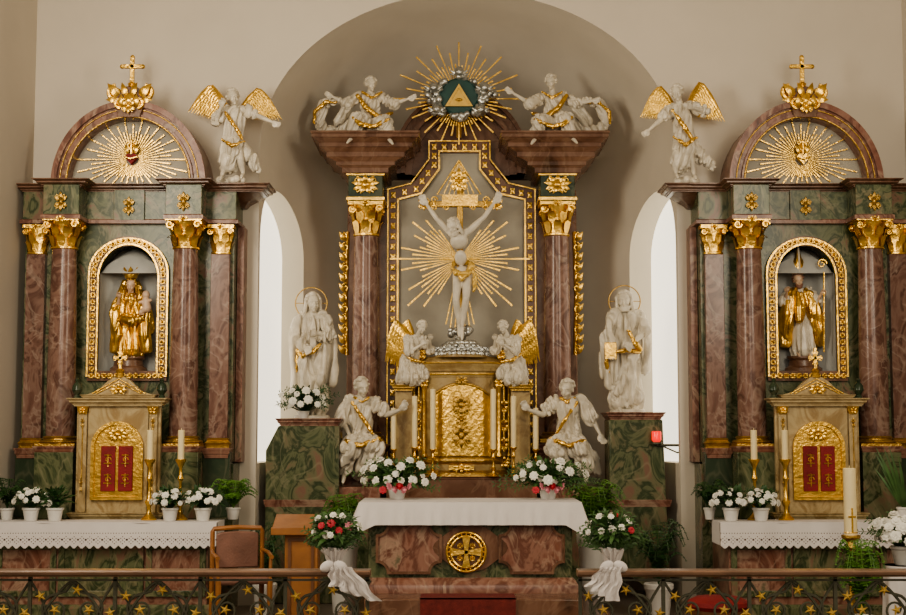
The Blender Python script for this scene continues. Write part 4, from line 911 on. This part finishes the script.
def sangel(cx,J,robe,sash,wings,label,face):
    Y=-1.36
    t=thing('standing_angel_statue',label,'statue',(X(cx,Y,180),Y,zcA))
    fig(t,Y,.92,J,robe=robe,sash=sash,face=face,flow=(.2,0,1),fat=1.05,hs=1.1)
    for w in wings: wing(t,Y+.06,*w,w=.036,n=11)
    m=M();c=X(cx,Y,182)
    for i in range(24):
        a=R.uniform(0,2*pi);m.ball((c+.13*cos(a)*R.random(),Y-.03+.1*sin(a)*R.random(),zcA+.025+R.random()*.02),R.uniform(.03,.04),None,8,6)
    BR(m,'cloud_base',WHITE,t,.009)
J=dict(head=(233,97,-.05),chest=(236,115),pel=(232,141),sL=(226,111),sR=(246,110),eL=(216,120,-.08),eR=(258,116,-.06),wL=(221,107,-.16),wR=(272,122,-.1),kL=(228,158,-.08),kR=(240,158,-.05),aL=(222,175,-.03),aR=(243,173,0))
sangel(233,J,[('chest',.09,'pel',.085),('pel',.095,(232,152,-.02),.11),((232,152,-.02),.10,(229,163,0),.10),('sL',.05,'eL',.05),('sR',.05,(253,114,-.03),.05),('pel',.075,(252,160,.05),.055),((252,160,.05),.05,(257,170,.05),.03)],[([(225,112,-.1),(236,128,-.14),(243,140,-.12)],.028),([(221,139,-.12),(232,146,-.17),(245,141,-.12)],.026)],[((228,110),(212,86),(188,112),(212,120)),((242,108),(258,89),(282,120),(256,120))],'white angel with gold wings standing on right end of the left altar cornice',(.3,-1,-.1))
J=dict(head=(677,93,-.05),chest=(681,112),pel=(684,138),sL=(671,109),sR=(691,107),eL=(661,120,-.06),eR=(704,111,-.06),wL=(649,130,-.1),wR=(693,108,-.16),kL=(677,156,-.08),kR=(690,154,-.05),aL=(676,173,-.03),aR=(694,174,0))
sangel(684,J,[('chest',.09,'pel',.085),('pel',.095,(683,150,-.02),.11),((683,150,-.02),.10,(681,163,0),.10),('sR',.05,'eR',.05),('sL',.05,(664,117,-.04),.05),('pel',.075,(702,158,.04),.06),((702,158,.04),.055,(714,167,.02),.03)],[([(672,110,-.1),(683,125,-.14),(692,139,-.12)],.028),([(673,137,-.12),(686,145,-.17),(697,137,-.12)],.026)],[((674,108),(660,87),(640,118),(662,120)),((688,106),(700,83),(725,122),(699,118))],'white angel with gold wings standing on left end of the right altar cornice',(-.3,-1,-.1))
y=-1.98
for px,nm in((150,'left candle of the pair on the left side altar'),(181,'right candle of the pair on the left side altar'),(754,'left candle of the pair on the right side altar'),(785,'right candle of the pair on the right side altar')):
    candlestick(nm+', in a gold stick',X(px,y,480),y-.02,mzt,Z(459,y)-mzt,Z(430,y)-Z(459,y),.028,'candlesticks on the side altars')
y=-2.1
for i,(px,c,lab) in enumerate(((31,'w','white flowers in white pot near left end of the left side altar'),(55,'w','small green plant in white pot, second pot of the left side altar'),(170,'w','white flowers in white pot, beside the candles of the left side altar'),(203,'w','white flowers in white pot at right end of the left side altar'),(731,'w','white flowers in white pot at left end of the right side altar'),(761,'w','white flowers in white pot beside the candles of the right side altar'))):
    fl=0 if px==55 else 20
    potted('potted_flowers' if fl else 'potted_plant',lab,X(px,y,510),y,mzt,.07,.11,.05,.14 if fl else .1,.09,'w',fl,.032,20+i,'potted flowers on the side altars' if fl else None,DLEAF,70)
fern('potted_fern','feathery fern in white pot at the right end of the left side altar',X(234,-1.86,500),-1.9,mzt,.22,.2,30,FERN,3,.06,.1,-1.76)
fern('potted_fern','dark fern in white pot at far left end of the left side altar',X(10,-1.9,500),-1.97,mzt,.2,.22,20,DLEAF,4,.06,.1,-1.76,(xl+.02,9))
fern('potted_fern','dark fern in white pot at left end of the right side altar',X(709,-1.9,500),-1.92,mzt,.17,.2,20,DLEAF,5,.05,.1,-1.76)
# ================================================================ FRONT ALTAR
ya,yb=-2.65,-2.0;az=Z(503,-2.65);x0,x1=X(366,-2.6),X(574,-2.6);xm=(x0+x1)/2
t=thing('front_altar','free-standing marble altar table with gilt cross emblem','altar table',(xm,-2.3,.4))
m=M();m.box(x0+.03,x1-.03,ya+.04,yb-.04,.4,az-.06);B(m,'body',GREEN,t,.008)
m=M();m.rlathe(xm,(ya+yb)/2,(x1-x0)/2-.03,(yb-ya)/2-.03,[(0,az-.14),(.01,az-.11),(.03,az-.08),(.03,az)]);B(m,'top_slab',RED,t)
m=M();m.rlathe(xm,(ya+yb)/2,(x1-x0)/2-.03,(yb-ya)/2-.03,[(.05,.4),(.05,.46),(.03,.49),(0,.52)]);B(m,'foot_moulding',RED,t)
L=x1-x0
for a,b in((.06,.36),(.64,.94)):
    sp_=shaped(x0+a*L,x0+b*L,.56,az-.17,.09)
    m=M();m.prism(sp_,ya+.015,ya+.05);o=B(m,'front_panel',RED,t,0)
    m=M();frame_poly(m,sp_,.022,ya+.03,.03);B(m,'panel_moulding',BROWN,o,0)
m=M();cs=[(xm+.02*0+ .27*cos(2*pi*i/32)*(1+.12*cos(8*pi*i/32)),(.55+az-.15)/2+.185*sin(2*pi*i/32)) for i in range(32)][::-1];m.prism(cs,ya+.012,ya+.05);o=B(m,'centre_panel',BROWN,t,0)
ex,ez=X(466,ya),Z(552,ya)
m=M()
for r in(.155,.125): m.tube([(ex+r*cos(2*pi*i/40),ya-.005,ez+r*sin(2*pi*i/40)) for i in range(41)],.011,8)
for i in range(4): m.ray(ex,ya-.005,ez,i*pi/2,0,.12,.012,.032,.012)
for i in range(4): m.orn(ex+.07*cos(pi/4+i*pi/2),ya,ez+.07*sin(pi/4+i*pi/2),.05,.05,4)
for i in range(24): m.ball((ex+.14*cos(2*pi*i/24),ya-.005,ez+.14*sin(2*pi*i/24)),.008,None,6,4)
B(m,'cross_emblem',GOLD,t)
cx0,cx1,cy0,cy1=x0-.04,x1+.04,ya-.04,yb+.04
zfr=Z(526,-2.69)
m=M();N=110;per=[]
for i in range(N+1): per.append((cx0+(cx1-cx0)*i/N,cy0,0,-1))
for i in range(1,31): per.append((cx1,cy0+(cy1-cy0)*i/30,1,0))
left=[(cx0,cy1-(cy1-cy0)*i/30,-1,0) for i in range(30)]
per=left+per
rows=[]
for j in range(13):
    v=j/12;row=[]
    for q,(x,y_,nx_,ny_) in enumerate(per):
        near=min(abs(x-cx0),abs(x-cx1));cr_=max(0,1-near/.13) if not nx_ else 1
        drop=(az-zfr)*(1+(.75 if x>xm else .6)*cr_)
        fl=.10*cr_*v*(1 if x>xm else -1)
        wv=v*(.012*sin(q*.7)+.010*sin(q*.31+1)+.02*cr_*sin(q*.9))
        row.append((x+nx_*(.004+abs(wv)*.8)+fl,y_+ny_*(.005+.012*v+abs(wv)),az+.008-drop*v))
    rows.append(row)
m.rings(rows,caps=False,closed=False);m.add([(cx0,cy0,az+.008),(cx1,cy0,az+.008),(cx1,cy1,az+.008),(cx0,cy1,az+.008)],[(0,1,2,3)])
tag(B(m,'altar_cloth',CLOTH,ang=60),'plain white cloth hanging over the front altar','altar cloth')
for px,s,lab in((397,31,'white and pink flower arrangement at left end of the front altar'),(548,34,'white and pink flower arrangement at right end of the front altar')):
    t=thing('flower_arrangement',lab,'flowers',(X(px,-2.2,490),-2.2,az+.009),'flower arrangements on the front altar');x=X(px,-2.2,490)
    pot(t,x,-2.2,az+.009,.08,.10)
    bunch(t,(x,-2.2,az+.17),.26,.14,.14,'wwwwww',26,.040,s,LEAF,170,-.4,.085,stem=V((x,-2.2,az+.08)),feather=44,jit=.3)
    off=wl(t)
    for k in range(6):
        o=link('blossom',BL['r' if k%3==0 else 'p'],None,t,V((x-.11+.045*k,-2.35,az+.09+.03*(k%2)))-off);o.rotation_euler=(1.2,0,k);o.scale=(1.2,)*3
zz=Z(426,-.55)+.07
potted('potted_flowers','white flowers in white pot at the feet of the left saint',X(304,-.78,410),-.80,zz,.055,.07,.07,.21,.15,'w',20,.040,40,None,DLEAF,120,26)
fern('potted_fern','light green fern in tall planter beside the right candle angel behind the front altar',X(592,-1.5,500),-1.5,FL,.30,.38,60,FERN,8,.13,.72)
fern('potted_fern','green fern in tall planter beside the left candle angel behind the front altar',X(344,-1.5,505),-1.5,FL,.26,.32,44,FERN,9,.13,.68)
fern('potted_fern','dark leafy plant in pot on the floor right of the front altar',X(655,-1.7,560),-1.9,FL,.28,.45,30,DLEAF,10,.12,.3)
fern('potted_fern','dark leafy plant in pot on the floor left behind the chair',X(268,-1.7,560),-1.9,FL,.2,.42,20,DLEAF,11,.1,.3)
lx,lz=X(655,-.95),Z(442,-.95)
t=thing('sanctuary_lamp','small red sanctuary lamp on dark bracket beside the right pedestal','lamp',(lx,-.92,lz))
m=M();m.lathe([(.03,0),(.045,.02),(.045,.09),(.04,.1)],(lx,-.93,lz),20);B(m,'red_glass',REDGL,t)
m=M();m.lathe([(.05,-.02),(.05,0),(.02,.0)],(lx,-.93,lz),20);m.tube([(lx,-.93,lz-.02),(lx+.02,-.9,lz-.03),(lx+.36,-.9,lz-.03)],.012,8);m.tube([(lx,-.93,lz-.02),(lx,-.87,lz-.03)],.012,8);m.tube([(lx+.36,-.9,lz-.03),(lx+.36,-.9,lz+.05)],.01,8);m.tube([(lx+.04,-.9,lz-.03),(lx+.2,-.9,lz-.1),(lx+.34,-.9,lz-.03)],.008,6);B(m,'bracket',IRON,t)
m=M();ca,cb=X(420,-3.1,605),X(516,-3.1,605)
m.box(ca,cb,-3.066,-2.75,.4,.41);m.box(ca,cb,-3.066,-3.053,.262,.41);m.box(ca,cb,-3.366,-3.053,.25,.262);m.box(ca,cb,-3.366,-3.352,FL+.01,.262)
tag(B(m,'carpet_runner',CARPET),'red carpet runner over the steps in front of the altar','carpet')
# ================================================================ RAIL
YR=-4.6
sp=[((.040 if k%2==0 else .015)*sin(2*pi*k/10),(.040 if k%2==0 else .015)*cos(2*pi*k/10)) for k in range(10)]
q=M();q.rings([[(x_*.3,-.016,z_*.3) for x_,z_ in sp],[(x_,-.003,z_) for x_,z_ in sp],[(x_,.004,z_) for x_,z_ in sp]]);SM=q.mesh('star',ang=20);SM.materials.append(GOLDP)
def rail(xa_,xb_,label):
    t=thing('communion_rail',label,'railing',((xa_+xb_)/2,YR,0));zt=Z(569.5,YR);zb=Z(576,YR)
    m=M();m.rings([[(xx,YR-w,z) for w,z in ((.05,zb),(.06,zb+.010),(.075,zb+.016),(.08,zt-.01),(.07,zt),(-.07,zt),(-.08,zt-.01),(-.075,zb+.016),(-.06,zb+.010),(-.05,zb))] for xx in(xa_,xb_)]);B(m,'handrail',RAILW,t)
    m=M();m.box(xa_,xb_,YR-.012,YR+.012,zb-.032,zb-.020);B(m,'upper_bar',IRON,t)
    m=M();m.box(xa_,xb_,YR-.02,YR+.02,.1,.13);B(m,'lower_bar',IRON,t)
    n=round((xb_-xa_)/.6);w=(xb_-xa_)/n
    for i in range(n+1):
        m=M();x=min(max(xa_+w*i,xa_+.02),xb_-.02);m.box(x-.012,x+.012,YR-.012,YR+.012,0,zb+.01);B(m,'post',IRON,t)
    for i in range(n):
        a=xa_+w*i;c=a+w/2;h0,h1=.13,zb-.03;H=h1-h0
        m=M()
        for s in(-1,1):
            m.tube([(c+s*w*.5*sin(pi/2*(k/12)),YR,h1-H*.95*(k/12)**1.25) for k in range(13)],.010,6)
            m.tube([(c+s*w*(.5-.22*sin(pi*k/12)),YR,h1-H*(k/12)) for k in range(13)],.009,6)
            m.scroll(c+s*w*.20,YR,h1-.19,.10,.010,1.5,pi/2,-s);m.scroll(c+s*w*.13,YR,h0+.14,.08,.009,1.5,-pi/2,-s)
            m.tube([(c+s*w*.20,YR,h1-.09),(c+s*w*.08,YR,h1-.07),(c,YR,h1-.01)],.009,6)
        B(m,'scroll_panel',IRON,t)
        for j,(sx_,sz_) in enumerate(((-w*.37,h1-.10),(w*.20,h1-.19),(w*.06,h1-.06),(w*.45,h1-.21),(-w*.20,h1-.19))):
            o=link('star',SM,None,t,V((c+sx_,YR-.016,sz_))-wl(t));o.rotation_euler=(0,(i*1.7+j*.9),0)
rail(xl+.02,X(372,YR),'left wrought iron communion rail with gold stars and brown handrail')
rail(X(575,YR),xr-.02,'right wrought iron communion rail with gold stars and brown handrail')
def bouquet(px,label,seed,cols,s):
    y=YR-.02;zt=Z(569.5,YR);x=X(px,y,540)
    t=thing('rail_bouquet',label,'bouquet',(x,y,zt))
    m=M()
    bunch(t,(x,y,Z(533,y)),.135,.10,.10,cols,20,.031,seed,LEAF,130,-.4,.07,stem=V((x,y,zt+.02)),feather=60,jit=.34)
    rows=[]
    for j in range(13):
        v=j/12;r=.03+.06*abs(v-.35)**1.1*1.5;z=zt-.02+.16*v
        rows.append([(x+(r+.014*sin(i*3.1+j*.4))*cos(2*pi*i/40),y+(r+.012*sin(i*2.3))*sin(2*pi*i/40),z+.015*v*sin(i*1.7)) for i in range(40)])
    m.rings(rows)
    for sx in(-1,1):
        m.ball((x+sx*.045,y-.08,zt+.03),(.05,.025,.035),Matrix.Rotation(sx*.5,3,'Y'),12,8)
    for q in range(4):
        a=(-.03+.03*q)+s*.03;rows=[]
        for j in range(12):
            v=j/11;rows.append([(x+a*(1+v)+s*.07*v*(q*.3+.3)+(-.03+.012*i)*(1+.6*v)+.01*sin(j+q),y-.095-.012*sin(i*1.9+j*.5)-.008*q,zt+.03-v*(.13+.03*q)) for i in range(6)])
        m.rings(rows,caps=False,closed=False)
    B(m,'white_wrap',CLOTH,t)
bouquet(335,'bouquet of red and white flowers tied with white fabric on the left rail end',51,'wwrwp',1)
bouquet(612,'bouquet of white and red flowers tied with white fabric on the right rail end',52,'wwrww',-1)
# ================================================================ FURNITURE
t=thing('upholstered_chair','wood framed chair with brown leather back left of the wooden lectern','chair',(0,0,0));w=.2
m=M();m.box(-w,w,-.2,.2,.4,.46);B(m,'seat',LEATHER,t,.025)
m=M();m.prism([(-w+.03,.5),(w-.03,.5),(w-.03,.77),(w*.6,.785),(0,.79),(-w*.6,.785),(-w+.03,.77)],.18,.215);B(m,'backrest',LEATHER,t,.01)
m=M();m.tube([(-w,.2,.46),(-w,.2,.79),(-w*.95,.2,.81),(0,.2,.82),(w*.95,.2,.81),(w,.2,.79),(w,.2,.46)],.019,8);m.tube([(-w,.2,.48),(w,.2,.48)],.015,8);B(m,'back_frame',WOOD,t)
for sx in(-1,1):
    m=M();m.tube([(sx*w,-.18,0),(sx*w,-.18,.2),(sx*w,-.18,.44)],[.014,.02,.024],8);B(m,'leg',WOOD,t)
    m=M();m.tube([(sx*w,.23,0),(sx*w,.2,.4),(sx*w,.2,.5)],[.016,.022,.02],8);B(m,'leg',WOOD,t)
    m=M();m.tube([(sx*w,-.18,.42),(sx*w*1.05,-.16,.6)],.014,8);m.tube([(sx*w*1.05,-.2,.61),(sx*w*1.1,0,.63),(sx*w,.2,.64)],[.018,.016,.014],8);B(m,'armrest',WOOD,t)
t.location=(X(241,-2.8,560),-2.8,FL);t.rotation_euler=(0,0,.3)
x=X(300,-2.8,550);y=-2.8
t=thing('wooden_lectern','orange-brown wooden lectern with slanted top left of the front altar','lectern',(x,y,FL))
ztop=Z(531,y)
m=M();m.box(x-.11,x+.15,y-.1,y+.12,FL+.05,ztop);B(m,'cabinet',WOOD,t,.01)
m=M();m.rings([[(xx,y-.16,ztop-.01),(xx,y+.16,ztop+.10),(xx,y+.16,ztop+.125),(xx,y-.16,ztop+.015)] for xx in(x-.21,x+.1)]);m.box(x-.21,x+.1,y-.18,y-.155,ztop-.02,ztop+.04);B(m,'slanted_top',WOOD,t,.005)
m=M();m.box(x-.14,x+.18,y-.14,y+.16,FL,FL+.05);B(m,'foot',DWOOD,t,.01)
m=M();panel_frame(m,x-.07,x+.11,FL+.15,ztop-.06,y-.1,.02,.012);B(m,'panel_moulding',DWOOD,t)
x=X(718,-3.3,600);y=-3.3
t=thing('red_stool','dark wooden stool with round red cushion behind the right rail','stool',(x,y,FL))
zq=Z(597,y)
m=M();m.lathe([(.05,-.09),(.21,-.09),(.235,-.06),(.23,-.03),(.17,0),(.01,.01)],(x,y,zq),32);B(m,'cushion',REDCL,t)
m=M();m.lathe([(.2,-.13),(.21,-.12),(.21,-.09),(.02,-.09)],(x,y,zq),32);B(m,'seat_ring',DWOOD,t)
for i in range(4):
    a=pi/4+i*pi/2;m=M();m.tube([(x+.15*cos(a),y+.15*sin(a),zq-.12),(x+.2*cos(a),y+.2*sin(a),FL)],[.022,.016],8);B(m,'leg',DWOOD,t)
y=-3.55;x=X(850,y,500);z0=Z(535,y)
t=thing('paschal_candle','thick cream paschal candle in tall stand beside the right side altar','candle',(x,y,FL))
m=M();m.lathe([(.16,0),(.16,.02),(.1,.05),(.03,.09),(.022,.2),(.04,.26),(.022,.32),(.02,z0-FL-.12),(.045,z0-FL-.09),(.03,z0-FL-.05),(.07,z0-FL-.02),(.07,z0-FL),(.02,z0-FL)],(x,y,FL),24);B(m,'stand',GOLDD,t)
m=M();hc=Z(468,y)-z0;m.lathe([(.047,0),(.047,hc*.99),(.04,hc),(.003,hc)],(x,y,z0),28);m.tube([(x,y,z0+hc-.003),(x,y,z0+hc+.02)],.003,5);c=B(m,'candle',CANDLE,t)
m=M();zz=z0+.1;m.box(x-.006,x+.006,y-.053,y-.045,zz-.08,zz+.1);m.box(x-.028,x+.028,y-.05,y-.042,zz+.03,zz+.042)
m.tube([(x+.049*cos(2*pi*i/24),y+.049*sin(2*pi*i/24),zz-.08) for i in range(25)],.004,5);B(m,'gold_decoration',GOLD,c)
fern('potted_fern','tall light green fern at the foot of the paschal candle',X(861,-3.85,590),-3.85,FL,.2,.44,64,FERN,12,.1,.28,None,(-9,X(884,-3.85)))
y=-3.4;x=X(904,y,580);zt=Z(565,y)
t=thing('flower_stand','small table draped to the floor in white cloth at the right edge','table',(x,y,FL))
m=M();m.lathe([(.1,0),(.02,.03),(.02,zt-FL-.03),(.14,zt-FL-.02),(.14,zt-FL-.005)],(x,y,FL),24);B(m,'table',DWOOD,t)
m=M();m.rings([[(x+(.145+.02*v+.012*v*sin(i*1.3))*cos(2*pi*i/60),y+(.145+.02*v+.012*v*sin(i*1.3))*sin(2*pi*i/60),zt-(zt-FL-.02)*v) for i in range(60)] for v in(0,.1,.4,.7,1)],caps=False);m.lathe([(.01,0),(.145,0)],(x,y,zt),60);B(m,'cloth',CLOTH,t)
potted('potted_hydrangea','white hydrangea in white pot on the draped table at right edge',x,y,zt+.002,.09,.14,.06,.22,.15,'w',34,.05,60,None,LEAF,80,20)
t=thing('leafy_plant','long green pointed leaves in a pot at the right end of the right side altar','plant',(X(903,-2.0,480),-2.0,mzt));x=X(903,-2.0,480);pot(t,x,-2.0,mzt,.06,.11);m=M()
for i in range(34):
    a=R.uniform(0,2*pi);L=R.uniform(.3,.5);b=V((x,-2.0,mzt+.09));xe=min(x+cos(a)*L*.6,xr-.04);m.leaf(b,(xe,-2.0+sin(a)*L*.3,mzt+.12+L*R.uniform(.7,1.2)),.014,(cos(a)*.3,-1,.3),.1,6)
B(m,'foliage',LEAF,t)
# ================================================================ LIGHT + CAMERA
def area(loc,tgt,size,pw,col,sy=None):
    l=bpy.data.lights.new('daylight_and_fill','AREA');l.energy=pw;l.size=size;l.color=col
    if sy:l.shape='RECTANGLE';l.size_y=sy
    o=bpy.data.objects.new('daylight_and_fill',l);C.objects.link(o);o.location=loc
    o.rotation_euler=(V(tgt)-V(loc)).to_track_quat('-Z','Y').to_euler();return o
area((-3.5,-6.0,4.2),(1.0,-1,2.2),1.3,185,(1,.90,.72),2.6)
area((3.7,-7.0,4.2),(-.6,-1,2.6),1.3,125,(1,.90,.72),2.6)
area((0,-14.5,4.6),(0,-1,2.2),3,205,(1,.88,.71),)  # added soft fill from behind the camera, evens out the light
w=bpy.data.worlds.new('World');SC.world=w;w.use_nodes=True
bg=w.node_tree.nodes['Background'];bg.inputs[0].default_value=(1,.92,.82,1);bg.inputs[1].default_value=.26
try: SC.view_settings.look='AgX - Medium High Contrast'
except Exception as e: print(e)
cam=bpy.data.cameras.new('Camera');cam.lens=F/906*36;cam.sensor_width=36;cam.clip_end=100
co=bpy.data.objects.new('Camera',cam);C.objects.link(co);co.location=(0,-14,CZ);co.rotation_euler=(pi/2+PIT,0,0)
SC.camera=co
